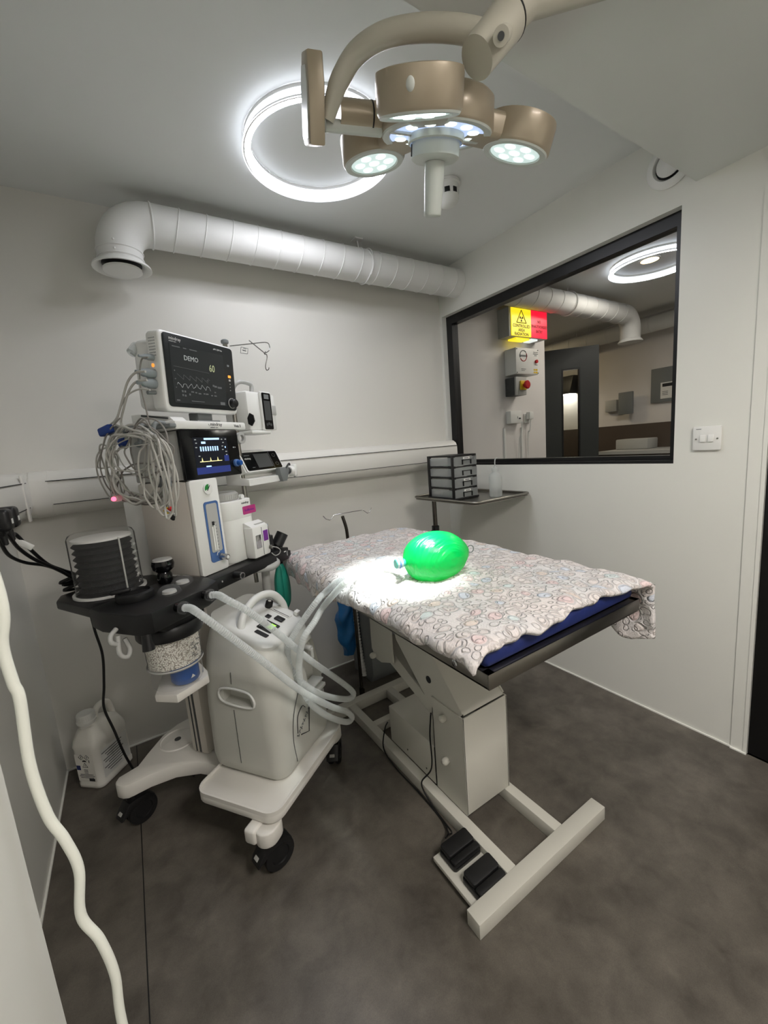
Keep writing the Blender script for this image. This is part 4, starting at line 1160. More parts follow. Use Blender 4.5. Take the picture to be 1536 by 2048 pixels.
# white cord hanging at the near wall end
pts = [Vector((-.131, .53, 2.095)), Vector((-.128, .53, 1.7)), Vector((-.122, .51, 1.3))]+[onplane(1, .5, x, y) for x, y in ((0, 1190), (5, 1290), (26, 1365), (40, 1400), (60, 1530), (95, 1630), (130, 1680), (158, 1740), (162, 1830), (200, 1880), (230, 1950), (245, 2048))]+[Vector((-.09, .49, .5)), Vector((-.11, .48, .25)), Vector((-.08, .47, .06)), Vector((-.06, .40, .006)), Vector((-.03, .30, .006))]
tag(MB().tube(catmull(pts, 8), .0048, 10).build('hanging_cord', M_wcord, base=(-.1, .5, .006)), 'wavy white electrical cord hanging down beside the near left wall end', 'cord')

# ================================================================== ANAESTHESIA MACHINE
def FL(u, v, z): return MX @ face_m(Vector((u, v, z)), (1, 0, 0), (0, 0, 1))
def SL(u, v, z): return MX @ face_m(Vector((u, v, z)), (0, -1, 0), (0, 0, 1))
def boolcut(o, cut):
    c = cut.build('cutter', M_black)
    m = o.modifiers.new('cut', 'BOOLEAN'); m.operation = 'DIFFERENCE'; m.solver = 'EXACT'; m.object = c
    c.matrix_world = Matrix.Identity(4)
    dg = bpy.context.evaluated_depsgraph_get(); dg.update()
    me = bpy.data.meshes.new_from_object(o.evaluated_get(dg))
    o.modifiers.clear(); o.data = me
    bpy.data.objects.remove(c)
am = mthing('anaesthesia_machine', 'white wheeled anaesthesia machine with blue ventilator screen and clear bellows dome', 'anaesthesia machine', .2, .35, 0)
PZ = .215
# wheeled base: plate with lobes, arms to the rear castors and a front platform
hub = [(-.014, .552), (-.030, .562), (-.039, .580), (-.040, .602), (-.030, .620), (-.010, .630), (.05, .612), (.11, .635), (.20, .665), (.27, .665), (.36, .635), (.42, .612), (.48, .63), (.50, .622), (.511, .603), (.509, .580), (.498, .562), (.44, .53), (.36, .48), (.33, .40), (.33, .30), (.14, .30), (.13, .40), (.09, .475), (.03, .528)]
MB(MX).prism(hub, .135, .19, bev=.010).build('base_moulding', M_cart, am, 40)
b = mm().lathe([(.062, .1905), (.066, .194), (.070, .1905)], Matrix.Translation((.20, .575, 0)), 36, False, False)
b.build('cup_recess_rim', M_cart, am, 60)
mm().lathe([(.012, .1905), (.012, .1915)], Matrix.Translation((.20, .58, 0)), 24).build('drain_hole', M_dgrey, am)
pl = [(x+.2275, y+.125) for x, y in rrect(.445, .325, .045, 6)]
pq = mm().prism(pl, .178, PZ-.006, bev=.006).build('front_platform', M_cart, am, 40)
b = mm()
ring_o = [(x+.2275, y+.125) for x, y in rrect(.445, .325, .045, 6)]; ring_i = [(x+.2275, y+.125) for x, y in rrect(.433, .313, .040, 6)]
n_ = len(ring_o)
b.ringloft([[(*ring_o[i], PZ-.012), (*ring_o[i], PZ+.002), (*ring_i[i], PZ+.002), (*ring_i[i], PZ-.010)] for i in range(n_)], closed=True)
b.build('platform_rim', M_cart, pq, 50)
b = mm().b2(.17, .31, .26, .42, .14, .185, .01)
b.build('platform_beam', M_cart, am, 40)
def castor(u, v, ang, name_parent):
    X = MX @ Matrix.Translation((u, v, 0)) @ Matrix.Rotation(ang, 4, 'Z')
    c_ = MB(X).lathe([(.018, .098), (.018, .128)], None, 16).build('castor', M_black, name_parent, 40)
    for s_ in (-1, 1):
        MB(X).lathe([(.030, -.009), (.048, -.009), (.050, -.005), (.050, .005), (.048, .009), (.030, .009), (.028, .005), (.006, .004)], Matrix.Translation((.022, s_*.014, .050)) @ Matrix.Rotation(PI/2, 4, 'X'), 32, True, True).build('wheel', M_blackm, c_, 40)
    b = MB(X).prism([(-.045, .075), (-.052, .058), (-.03, .066), (.0, .082), (.035, .082), (.060, .066), (.066, .078), (.045, .099), (.0, .107), (-.02, .105)], -.024, .024, Matrix(((1, 0, 0, .0), (0, 0, -1, 0), (0, 1, 0, 0), (0, 0, 0, 1))), bev=.003)
    b.build('castor_hood', M_black, c_, 40)
    MB(X).box((-.040, 0, .0795), (.022, .020, .002), .0008, rot=Matrix.Rotation(R(-38), 4, 'Y')).build('brake_mark', M_lgrey, c_)
    return c_
castor(.02, 0.015, R(-23), am); castor(.0, .595, R(-10), am); castor(.455, .03, R(22), am); castor(.47, .60, R(60), am)
# castor turrets on the front corners
b = mm().prism([(x+.018, y+.005) for x, y in rrect(.085, .07, .034, 6)], .122, .171, bev=.005)
b.b2(-.03, .045, .02, .06, .13, .178, .008)
b.build('castor_turret', M_cart, am, 50)
b = mm().prism([(x+.452, y+.03) for x, y in rrect(.085, .07, .034, 6)], .122, .171, bev=.005).b2(.42, .48, .03, .08, .13, .178, .008)
b.build('castor_turret', M_cart, am, 50)
# mast and tower
b = mm().b2(.165, .265, .385, .465, .19, .86, .012)
b.build('mast', M_cream, am, 40)
mm().b2(.163, .1655, .415, .423, .2, .85).b2(.163, .1655, .435, .440, .2, .85).build('mast_groove', M_dgrey, am)
b = mm().b2(.14, .257, .262, .48, .897, 1.209, .006)
b.build('tower_body', M_cream, am, 40)
fp = mm().prism([(x+.1985, y+1.053) for x, y in rrect(.117, .316, .008, 3)], -.262, -.246, Matrix(((1, 0, 0, 0), (0, 0, -1, 0), (0, 1, 0, 0), (0, 0, 0, 1))), bev=.003).build('flow_panel', M_white, am, 40)
def fprism(u, z, w_, h_, r_, v0, v1, m, name, par, bev=0, sh=0):
    """rounded plate on the front (facing -v) between depths v0 (back) and v1 (front)"""
    X = Matrix(((1, 0, 0, u), (0, 0, -1, 0), (0, 1, 0, z), (0, 0, 0, 1)))
    return mm().prism(rrect(w_, h_, r_, 4), -v0, -v1, X, bev=bev).build(name, m, par, 40)
fprism(.213, 1.033, .062, .205, .010, .2458, .2435, M_pblue, 'flow_frame', fp)
fprism(.212, 1.046, .047, .164, .007, .2434, .2425, M_lgrey, 'flow_window', fp)
b = mm().b2(.200, .2065, .2405, .2424, .97, 1.05).b2(.209, .2155, .2405, .2424, .97, 1.06)
b.build('flow_tube', M_white, fp)
mm().b2(.2045, .2120, .239, .2424, 1.055, 1.068).build('flow_float', M_ink, fp)
b = mm()
for k in range(9): b.b2(.2165, .2225, .2415, .2424, .975+k*.011, .9765+k*.011)
b.build('flow_scale', M_greyink, fp)
mm().cyl((.224, .2434, .946), (.224, .214, .942), .0105, .0095, seg=20).build('flow_knob', M_chrome, fp, 50)
mm().cyl((.224, .2139, .942), (.224, .2125, .942), .006, seg=16).build('knob_centre', M_white, fp, 50)
mm().bent([(.206, .2415, .952), (.211, .2415, .961), (.219, .2415, .961)], .0012, 5).build('arrow_mark', M_whiteink, fp)
gg = mm().cyl((.208, .2458, 1.178), (.208, .240, 1.178), .018, seg=32).build('pressure_gauge', M_white, fp, 40)
b = mm().prism([(0, 0)]+[(.015*math.cos(a), .015*math.sin(a)) for a in [R(k) for k in range(80, 201, 15)]], .2399, .2392, Matrix(((1, 0, 0, .208), (0, 0, 1, 0), (0, 1, 0, 1.178), (0, 0, 0, 1))))
b.build('gauge_sector', M_green, gg)
mm().box((.2085, .239, 1.180), (.002, .001, .02), rot=Matrix.Rotation(R(35), 4, 'Y')).build('gauge_needle', M_ink, gg)
# head with the ventilator screen, shelf above
b = mm().b2(.14, .383, .262, .48, 1.213, 1.368, .004); b.build('ventilator_housing', M_lgrey, am, 40)
vs = fprism(.2605, 1.291, .2525, .160, .006, .261, .248, M_bgloss, 'ventilator_screen', am, bev=.002)
VF = lambda du, dz: FL(.2605+du, .2478, 1.291+dz)
def plate(M, w_, h_, m, name, par, t=.0004):
    return MB(M).box((0, 0, t/2), (w_, h_, t)).build(name, m, par, 0)
scb = plate(VF(-.005, -.005), .150, .118, E_scrb, 'display', vs)
plate(VF(-.005, -.054) @ Matrix.Translation((0, 0, .0005)), .150, .022, E_blu, 'blue_band', scb)
b = MB(VF(0, 0) @ Matrix.Translation((0, 0, .0006)))
b.box((.0, .049, 0), (.068, .006, .0003)); b.box((-.038, .037, 0), (.018, .007, .0003))
for k in range(8): b.box((-.052+k*.0105, .017, 0), (.0055, .015, .0003))
b.box((.058, .02, 0), (.004, .006, .0003)); b.box((-.028, -.042, 0), (.022, .0065, .0003))
b.build('screen_bars', E_cy, scb, 0)
b = MB(VF(0, 0) @ Matrix.Translation((0, 0, .0007)))
b.box((-.014, -.0245, 0), (.098, .0022, .0003))
for x in (-.052, -.016, .016): b.prism([(x-.003, -.024), (x+.003, -.024), (x, -.011)], -.0001, .0002)
b.build('screen_trace', E_yel, scb, 0)
b = MB(VF(0, 0) @ Matrix.Translation((0, 0, .0007)))
for k, x in enumerate((-.028, -.003, .021, .045)):
    b.box((x, -.058, 0), (.010 if k != 1 else .005, .006, .0003)); b.box((x+.001, -.0505, 0), (.006, .0025, .0003))
for x, z in ((-.07, .047), (.045, .047), (.063, .047), (-.068, .036), (.05, .036), (-.07, .022), (.045, .024), (.045, .012), (.06, .005), (.06, -.006), (-.062, -.006)): b.box((x, z, 0), (.007, .003, .0003))
b.box((.098, .018, 0), (.005, .004, .0003)); b.box((.106, .018, 0), (.003, .003, .0003))
b.build('screen_text', E_dimw, scb, 0)
plate(VF(.058, -.018) @ Matrix.Translation((0, 0, .0006)), .022, .02, E_blu, 'blue_key', scb)
kn = mm().lathe([(.0135, 0), (.0135, .008), (.010, .011)], Matrix.Translation((.2605+.101, .2478, 1.291-.038)) @ Matrix.Rotation(PI/2, 4, 'X'), 24).build('selector_knob', M_pblue, vs, 50)
mm().lathe([(.0095, .0112), (.010, .022), (.008, .025)], Matrix.Translation((.2605+.101, .2478, 1.291-.038)) @ Matrix.Rotation(PI/2, 4, 'X'), 24).build('knob_cap', M_blue, kn, 50)
sh = mm().b2(.122, .437, .246, .54, 1.371, 1.398, .006).build('top_shelf', M_white, am, 40)
text('mindray', .0165, M_ink, FL(.262, .2457, 1.383), am, 'logo_lettering')
text('animal care', .0075, M_greyink, FL(.262, .2457, 1.3755), am, 'logo_lettering')
b = MB(FL(.254, .2457, 1.386)).prism([(0, .004), (.006, -.004), (.001, .0)], 0, .0004); b.build('logo_mark', M_ink, am)
text('Veta 3', .013, M_ink, FL(.375, .2457, 1.380), am, 'logo_lettering', bold=.0002)
# hook rail for the cables on the left of the shelf
b = mm().b2(.098, .1215, .24, .55, 1.376, 1.388, .003)
b.build('hook_rail', M_grey, am)
for v in (.275, .335, .395, .455):
    mm().tube(catmull([(.11, v, 1.39), (.085, v, 1.392), (.070, v, 1.378), (.066, v, 1.34), (.060, v, 1.33), (.052, v, 1.338)], 6), .007, 8).build('cable_hook', M_grey, am, 60)
mm().b2(.15, .27, .482, .58, .885, 1.15, .006).build('rear_panel', M_white, am, 40)
# breathing block
blk = [(-.085, .595), (-.118, .56), (-.150, .34), (-.165, .30), (-.160, .165), (-.135, .140), (.05, .140), (.115, .165), (.135, .235), (.14, .40), (.10, .55), (.05, .60)]
bk = mm().prism([(-.085, .600), (-.122, .555), (-.150, .34), (.14, .34), (.14, .48), (.08, .58), (.03, .605)], .868, .896, bev=.006).build('breathing_block', M_black, am, 40)
b = mm().prism([(-.150, .36), (-.165, .30), (-.160, .165), (-.135, .140), (.05, .140), (.115, .165), (.139, .235), (.139, .36)], .842, .900, bev=.007)
b.prism([(-.10, .30), (-.09, .16), (.04, .155), (.08, .20), (.09, .30), (.0, .33)], .822, .845, bev=.004)
b.build('block_front', M_black, am, 40)
b = mm().b2(.06, .46, .196, .262, .852, .894, .004)
b.build('port_rail', M_black, am, 40)
b = MB(FL(.106, .1955, .872)); b.annulus(.0135, .0155, 0, .0006, None, 32); b.build('ring_mark', M_whiteink, am)
text('O₂+', .015, M_whiteink, FL(.096, .1955, .867), am, 'port_lettering')
b = mm().cyl((.225, .197, .878), (.225, .165, .878), .012, seg=24); b.build('gas_outlet', M_black, am, 50)
mm().lathe([(.0115, 0), (.0115, .003), (.008, .003), (.008, 0)], Matrix.Translation((.225, .165, .878)) @ Matrix.Rotation(PI/2, 4, 'X'), 24, False, False).build('outlet_rim', M_chrome, am)
mm().sphere((.165, .195, .876), (.004, .003, .004)).build('rail_screw', M_chrome, am)
# bellows under the clear dome
bx, bv = -.018, .462
bw = mm()
pr_ = []
nb_ = 8; z0, z1 = .905, 1.058
for k in range(nb_):
    za = z0+(z1-z0)*k/nb_; h_ = (z1-z0)/nb_
    pr_ += [(.069, za), (.079, za+h_*.5)]
pr_ += [(.069, z1), (.06, z1+.004)]
bw.lathe(pr_, Matrix.Translation((bx, bv, 0)), 40).build('bellows', M_blackm, am, 25)
mm().lathe([(.078, 1.0622), (.078, 1.068), (.070, 1.070)], Matrix.Translation((bx, bv, 0)), 40).build('bellows_plate', M_white, am, 40)
dm = mm().lathe([(.093, .897), (.093, .902), (.088, .906), (.0875, 1.07), (.082, 1.082), (.07, 1.086), (.001, 1.087)], Matrix.Translation((bx, bv, 0)), 48, cap0=False).build('bellows_dome', M_clear, am, 50)
mm().annulus(.089, .097, .8975, .904, Matrix.Translation((bx, bv, 0)), 48).build('dome_foot', M_white, am)
for k, t in enumerate(('0', '300', '600', '900', '1200', '1500')):
    a = R(-62)
    p = Vector((bx+.0885*math.cos(a), bv+.0885*math.sin(a), .915+k*.0235))
    text(t+' -', .011, M_whiteink, MX @ face_m(p, (math.sin(-a), math.cos(a), 0), (0, 0, 1)), am, 'scale_lettering', align_x='CENTER')
b = mm()
for aa in (R(-95),): b.cyl((bx+.0885*math.cos(aa), bv+.0885*math.sin(aa), .91), (bx+.0885*math.cos(aa), bv+.0885*math.sin(aa), 1.068), .0025, seg=8)
b.build('dome_rib', M_lgrey, am)
# knobs and valves on the block
b = mm().lathe([(.047, .8965), (.050, .903), (.048, .918), (.040, .922), (.038, .914), (.001, .913)], Matrix.Translation((-.062, .295, 0)), 36)
b.box((-.085, .32, .926), (.05, .014, .012), .004, rot=Matrix.Rotation(R(-40), 4, 'Z'))
b.build('bag_switch', M_blackm, am, 50)
mm().lathe([(.020, .9005), (.022, .905), (.022, .925), (.018, .935), (.030, .945), (.033, .960), (.030, .972)], Matrix.Translation((.068, .33, 0)), 32).build('pressure_knob', M_bgloss, am, 40)
mm().lathe([(.029, .9725), (.027, .977), (.001, .979)], Matrix.Translation((.068, .33, 0)), 32).build('knob_top', M_lgrey, am, 50)
mm().lathe([(.0305, .962), (.0305, .970)], Matrix.Translation((.068, .33, 0)), 32).build('knob_band', M_pblue, am, 50)
for (u_, v_) in ((-.008, .225), (.072, .262)):
    mm().lathe([(.033, .9005), (.032, .906), (.026, .916), (.018, .921), (.001, .922)], Matrix.Translation((u_, v_, 0)), 32, cap0=False).build('valve_cover', M_clear, am, 50)
    mm().lathe([(.020, .9008), (.018, .908), (.001, .909)], Matrix.Translation((u_, v_, 0)), 24).build('valve_disc', M_lgrey, am, 50)
for (u_, v_, z_) in ((-.060, .139, .884), (.035, .139, .884)):
    p = mm().cyl((u_, v_+.004, z_), (u_, v_-.022, z_), .0125, .0115, seg=24).build('hose_port', M_bgloss, am, 50)
mm().tube(catmull([(-.165, .24, .86), (-.185, .235, .85), (-.19, .23, .835), (-.178, .228, .825)], 6), .006, 8).build('side_clip', M_lgrey, am, 60)
mm().cyl((-.140, .165, .845), (-.145, .160, .80), .012, .015, seg=20).build('drain_spout', M_black, am, 50)
mm().tube(catmull([(-.168, .235, .842), (-.178, .225, .80), (-.165, .218, .785), (-.152, .222, .80), (-.155, .23, .83)], 8), .006, 8).build('hanging_clip', M_lgrey, am, 60)
# absorber canister
KX = Matrix.Translation((-.020, .232, 0))
mm().lathe([(.086, .785), (.089, .79), (.089, .818), (.084, .824)], KX, 44).build('canister_ring', M_black, am, 50)
cn = mm().lathe([(.075, .7845), (.072, .70), (.074, .694), (.070, .69), (.069, .64), (.066, .634)], KX, 44, cap0=False).build('absorber_canister', M_clear, am, 50)
g_ = mm().lathe([(.0725, .783), (.0700, .698)], KX, 44).build('granules', M_gran, cn, 50); g_['kind'] = 'stuff'
mm().lathe([(.0755, .698), (.0765, .694), (.0735, .690)], KX, 44, False, False).build('canister_foot_ring', M_lgrey, cn, 50)
mm().lathe([(.040, .690), (.040, .624), (.036, .618)], Matrix.Translation((.008, .236, 0)), 32).build('lock_knob', M_blue, am, 50)
b = MB(FL(.0, .1955, .635)).prism([(-.008, 0), (.008, 0), (0, .010)], 0, .0008); b.build('lock_mark', M_whiteink, am)
b = MB(MX @ KX).box((.022, -.0745, .745), (.001, .0005, .001))
for k in range(10): b.box((.012+random.uniform(-.01, .02), -.0725+random.uniform(0, .0006), .715+k*.005), (.018*random.uniform(.3, 1), .0008, .0022))
b.build('canister_print', M_greyink, cn)
b = mm().prism([(-.075, .27), (-.06, .20), (.05, .19), (.075, .22), (.165, .40), (.12, .44)], .585, .612, bev=.006)
b.build('canister_bracket', M_cart, am, 40)
# right hand manual valve and bag arm
b = mm().b2(.485, .575, .222, .30, .835, .885, .004).b2(.44, .60, .23, .29, .84, .865, .003)
b.cyl((.50, .262, .885), (.50, .262, .95), .021, seg=24)
b.build('bag_valve_block', M_black, am, 40)
b = mm().cyl((.49, .262, .9505), (.485, .262, .992), .0165, seg=24); b.build('apl_knob', M_black, am, 50)
mm().cyl((.485, .262, .9925), (.4845, .262, .999), .0165, seg=24).build('apl_knob_top', M_pblue, am, 50)
b = mm().cyl((.545, .255, .90), (.572, .24, .945), .024, seg=28).cyl((.54, .258, .885), (.548, .253, .905), .015, seg=20)
b.build('gauge_body', M_black, am, 50)
mm().box((.562, .2215, .862), (.002, .001, .02)).box((.548, .2215, .872), (.012, .001, .004)).build('valve_mark', M_whiteink, am)
b = mm().bent([(.36, .22, .855), (.42, .20, .845), (.465, .205, .85), (.475, .23, .86)], .014, 12)
b.b2(.39, .46, .225, .28, .83, .86, .008)
b.build('clamp', M_lgrey, am, 60)
mm().cyl((.462, .262, .84), (.470, .275, .60), .016, .018, seg=20).build('support_tube', M_lgrey, am, 60)
mm().cyl((.60, .262, .853), (.625, .262, .853), .006, seg=14).build('rail_end', M_steel, am, 50)
# teal breathing bag hanging from the valve
tg = mthing('breathing_bag', 'limp teal rubber breathing bag hanging from the black valve beside the table', 'bag', .56, .265, .62)
prf = [(.010, .832), (.011, .818), (.020, .795), (.030, .76), (.034, .72), (.033, .68), (.028, .645), (.016, .62), (.004, .612)]
pf = catmull([Vector((a, 0, c)) for a, c in prf], 5)
b = mm(); rings = []
for p in pf:
    rings.append([(.555+p.x*1.1*(1-.22*(abs(math.sin(a)) < .35)*(p.x > .015))*math.cos(a+.5), .26+p.x*.9*math.sin(a+.5), p.z) for a in [2*PI*i/32 for i in range(32)]])
b.ringloft(rings); b.build('bag_body', M_teal, tg, 70)
mm().cyl((.555, .26, .8345), (.555, .26, .818), .013, seg=20).build('bag_collar', M_black, tg, 50)

# vaporizer
vp = mthing('vaporizer', 'white anaesthetic vaporizer with magenta label mounted right of the tower', 'vaporizer', .345, .31, .897)
b = mm().prism([(x+.345, y+.315) for x, y in rrect(.150, .150, .035, 6)], .8975, 1.118, bev=.006)
b.build('vaporizer_body', M_white, vp, 50)
mm().prism([(x+.345, y+.315) for x, y in rrect(.1515, .1515, .036, 6)], 1.052, 1.1195, bev=.003).build('vaporizer_hood', M_white, vp, 50)
dz_ = mm().lathe([(.062, 1.1205), (.064, 1.128), (.064, 1.143), (.056, 1.150), (.001, 1.151)], Matrix.Translation((.340, .325, 0)), 48).build('control_dial', M_lgrey, vp, 40)
b = mm()
for k in range(48):
    a = 2*PI*k/48; b.at(Matrix.Translation((.340, .325, 0)) @ Matrix.Rotation(a, 4, 'Z')).box((.0643, 0, 1.134), (.002, .0025, .016))
b.build('dial_grip', M_lgrey, dz_)
mm().cyl((.375, .262, 1.128), (.375, .250, 1.128), .009, seg=20).build('dial_button', M_white, vp, 50)
b = mm().b2(.340, .432, .196, .2395, .900, 1.018, .008)
b.prism([(.205, 1.018), (.235, 1.032), (.2395, 1.032), (.2395, 1.01), (.205, 1.01)], .345, .428, Matrix(((0, 0, 1, 0), (1, 0, 0, 0), (0, 1, 0, 0), (0, 0, 0, 1))))
b.build('filler_box', M_white, vp, 40)
mm().b2(.352, .380, .1935, .1955, .935, .985, .001).build('sight_glass', M_chrome, vp)
mm().b2(.388, .3895, .1945, .1962, .905, 1.01).build('box_seam', M_greyink, vp)
mm().b2(.396, .422, .1945, .1958, .955, .995, .0005).build('purple_label', M_purple, vp)
mm().b2(.375, .425, .21, .232, 1.0185, 1.024).build('filler_slot', M_lgrey, vp)
fprism(.388, 1.078, .070, .030, .004, .2388, .2380, M_pink, 'magenta_label', vp)
text('Isoflurane', .013, M_purple, FL(.388, .2378, 1.074), vp, 'label_lettering', align_x='CENTER')
text('mindray', .012, M_ink, FL(.350, .2384, 1.103), vp, 'logo_lettering')
mm().cyl((.425, .196, .925), (.428, .188, .925), .008, seg=16).build('filler_plug', M_steel, vp, 50)
mm().tube(catmull([(.43, .190, .925), (.455, .187, .915), (.478, .19, .898), (.475, .195, .884), (.45, .195, .884), (.43, .195, .90)], 8), .0018, 6).build('plug_tether', M_lgrey, vp)

# patient monitor
ti = R(-3.2)
MF = MX @ face_m(Vector((.293, .28, 1.55)), (1, 0, 0), (0, math.sin(ti), math.cos(ti)))
mo = mthing('patient_monitor', 'patient monitor with dark screen reading DEMO on top of the anaesthesia machine', 'monitor', .293, .36, 1.40)
b = MB(MF).prism(rrect(.318, .240, .018, 5), -.052, -.001, bev=.006)
b.prism([(x+.0, y-.006) for x, y in rrect(.292, .216, .02, 4)], -.135, -.05, bev=.02)
b.build('monitor_case', M_white, mo, 50)
bz = MB(MF).prism([(x+.004, y+.004) for x, y in rrect(.298, .220, .012, 5)], -.0008, .0012, bev=.0006).build('bezel', M_bezel, mo, 40)
MP = lambda x, y, z=.0022: MF @ Matrix.Translation((x, y, z))
scn = plate(MP(-.010, -.004, .0012), .226, .176, E_scr, 'display', bz, .0006)
text('DEMO', .021, E_dimw, MP(-.072, .042), scn, 'screen_lettering')
text('60', .033, E_dimy, MP(.032, .020), scn, 'screen_lettering', sx=.8)
def trace(f, x0, x1, n, r_, m, name):
    P = [MF @ Vector((x0+(x1-x0)*k/n, f(k/n), .0021)) for k in range(n+1)]
    MB().tube(P, r_, 4).build(name, m, scn)
trace(lambda t: .018-.004*t, -.115, .03, 6, .0004, E_dimm, 'screen_trace')
trace(lambda t: -.020+.016*(1-(t*5.4) % 1), -.105, .03, 80, .0005, E_dimm, 'screen_trace')
trace(lambda t: -.037+.006*math.sin(t*36)+.002*math.sin(t*80), -.108, .03, 90, .0005, E_dimw, 'screen_trace')
b = MB(MF)
for x, y, w_, h_ in ((-.098, .078, .03, .003), (-.064, .078, .012, .003), (-.03, .078, .03, .003), (-.113, .005, .004, .004), (-.113, -.02, .005, .003), (-.113, -.046, .004, .003), (.02, -.012, .008, .002), (-.11, -.085, .012, .004)): b.box((x, y, .002), (w_, h_, .0004))
for k, (x, y) in enumerate(((.045, -.026), (.055, -.028), (.068, -.03), (.078, -.03), (.05, -.048), (-.05, -.055), (-.035, -.056), (-.02, -.058), (.0, -.057), (.012, -.057), (.034, -.06), (.05, -.06))): b.box((x, y, .002), (.007+.004*(k % 2), .006 if k < 4 else .004, .0004))
for x, y in ((-.09, -.056), (-.08, -.056), (-.09, -.068), (-.08, -.069), (-.062, -.064)): b.box((x, y, .002), (.006, .006, .0004))
b.build('screen_text', E_dimm, scn)
b = MB(MF).box((-.03, -.084, .002), (.055, .002, .0004)).box((.082, -.084, .002), (.022, .010, .0004)); b.build('screen_bar', E_dimm, scn)
text('mindray', .014, M_whiteink, MP(-.122, .096, .0013), bz, 'logo_lettering')
text('animal care', .006, M_whiteink, MP(-.122, .090, .0013), bz, 'logo_lettering')
text('ePM 12M Vet', .0075, M_whiteink, MP(.06, .096, .0013), bz, 'logo_lettering')
b = MB(MP(.128, 0, .0013))
b.prism(rrect(.014, .009, .002), 0, .0006, Matrix.Translation((.0, .014, 0))); b.build('orange_key', E_org, bz)
b = MB(MP(.128, 0, .0013))
for y in (.001, -.012, -.023, -.034): b.prism(rrect(.0035 if y < 0 else .009, .0035 if y < 0 else .007, .001), 0, .0004, Matrix.Translation((.0, y, 0)))
b.build('key_mark', M_lgrey, bz)
b = MB(MP(.126, .052, .0013)).box((0, 0, 0), (.010, .007, .0004)); b.build('status_lamp', M_grey, bz)
MB(MP(.130, -.080, .0013)).lathe([(.0185, 0), (.0185, .0012), (.0165, .0012), (.0165, 0)], None, 32, False, False).build('knob_ring', M_lgrey, bz)
MB(MP(.130, -.080, .0013)).lathe([(.0155, 0), (.0150, .016), (.012, .019)], None, 28).build('rotary_knob', M_black, bz, 50)
# left side of the case: sockets, speaker slots
b = MB(MF)
for i in range(5):
    for k in range(7): b.box((-.1592, .095-k*.0085, -.016-i*.0055), (.0006, .003, .003))
b.build('speaker_slots', M_grey, mo)
b = MB(MF).cyl((-.158, .016, -.032), (-.1605, .016, -.032), .0055, seg=18); b.build('orange_socket', E_org, mo, 50)
for y, z, l, r_ in ((.038, -.030, .034, .0095), (-.008, -.034, .046, .0145), (-.038, -.034, .046, .0145)):
    MB(MF).lathe([(r_, 0), (r_*1.02, l*.45), (r_*.8, l*.6), (r_*.85, l*.75), (r_*.45, l), (r_*.4, l+.012)], align(Vector((-.159, y, z)), Vector((-.26, y-.004, z-.004))), 20).build('side_connector', M_connect, mo, 50)
MB(MF).cyl((-.159, -.064, -.036), (-.185, -.066, -.038), .006, seg=16).build('side_connector', M_grey, mo, 50)
b = mm().b2(.265, .37, .30, .38, 1.3985, 1.408, .002).b2(.285, .35, .315, .36, 1.408, 1.436, .004)
b.build('monitor_foot', M_grey, mo, 40)
b = mm().prism([(.30, 1.3985), (.268, 1.3985), (.285, 1.412), (.42, 1.432), (.45, 1.432), (.45, 1.3985)], .14, .19, Matrix(((0, 0, 1, 0), (1, 0, 0, 0), (0, 1, 0, 0), (0, 0, 0, 1))))
b.build('mount_wedge', M_white, mo, 40)
mm().tube([(.137, .29, 1.408), (.137, .40, 1.426)], .003, 6).build('wedge_slot', M_dgrey, mo)

# pole with infusion pump and syringe pump
ip = mthing('pump_pole', 'slim steel pole rising behind the monitor with an arm at the top', 'pole', .478, .32, .80)
mm().cyl((.475, .325, .76), (.475, .325, 1.695), .0085, seg=18).build('pole_tube', M_steel, ip, 60)
mm().lathe([(.0085, 1.6955), (.014, 1.699), (.014, 1.708), (.009, 1.712)], Matrix.Translation((.475, .325, 0)), 20).build('pole_cap', M_grey, ip, 50)
hk = [lp('v', .325, x, y) for x, y in ((460, 692), (498, 688), (532, 685), (539, 693), (538, 701), (530, 706), (524, 702), (498, 681))]
mm().tube(catmull([Vector(p) for p in hk], 8), .0022, 8).build('hook_arm', M_chrome, ip, 60)
hp_ = [lp('v', .325, x, y) for x, y in ((531, 703), (529, 708), (533, 709), (534, 716), (531, 732), (533, 740), (537, 739), (538, 735))]
mp_ = MX @ Vector(hp_[3])
tag(mm().tube(catmull([Vector(p) for p in hp_], 6), .0018, 8).build('wire_hook', M_dsteel, base=mp_), 'bent wire hook dangling from the top arm of the pump pole', 'hook')
cl_ = [lp('v', .325, x, y) for x, y in ((482, 694), (496, 697), (495, 708), (481, 706))]
b = mm(); b.tube([Vector(p) for p in cl_], .0010, 4, closed=True); b.box(((cl_[0]+cl_[2])/2), (.022, .0006, .003)); b.box(Vector((cl_[0]+cl_[2])/2)+Vector((.005, 0, .008)), (.018, .0006, .002))
b.build('hanging_tag', M_ink, ip)
b = mm().lathe([(.022, 0), (.022, .012), (.012, .012), (.012, 0)], Matrix.Translation((.475, .316, 1.345)) @ Matrix.Rotation(PI/2, 4, 'X'), 24, False, False); b.build('pole_clamp', M_lgrey, ip, 50)

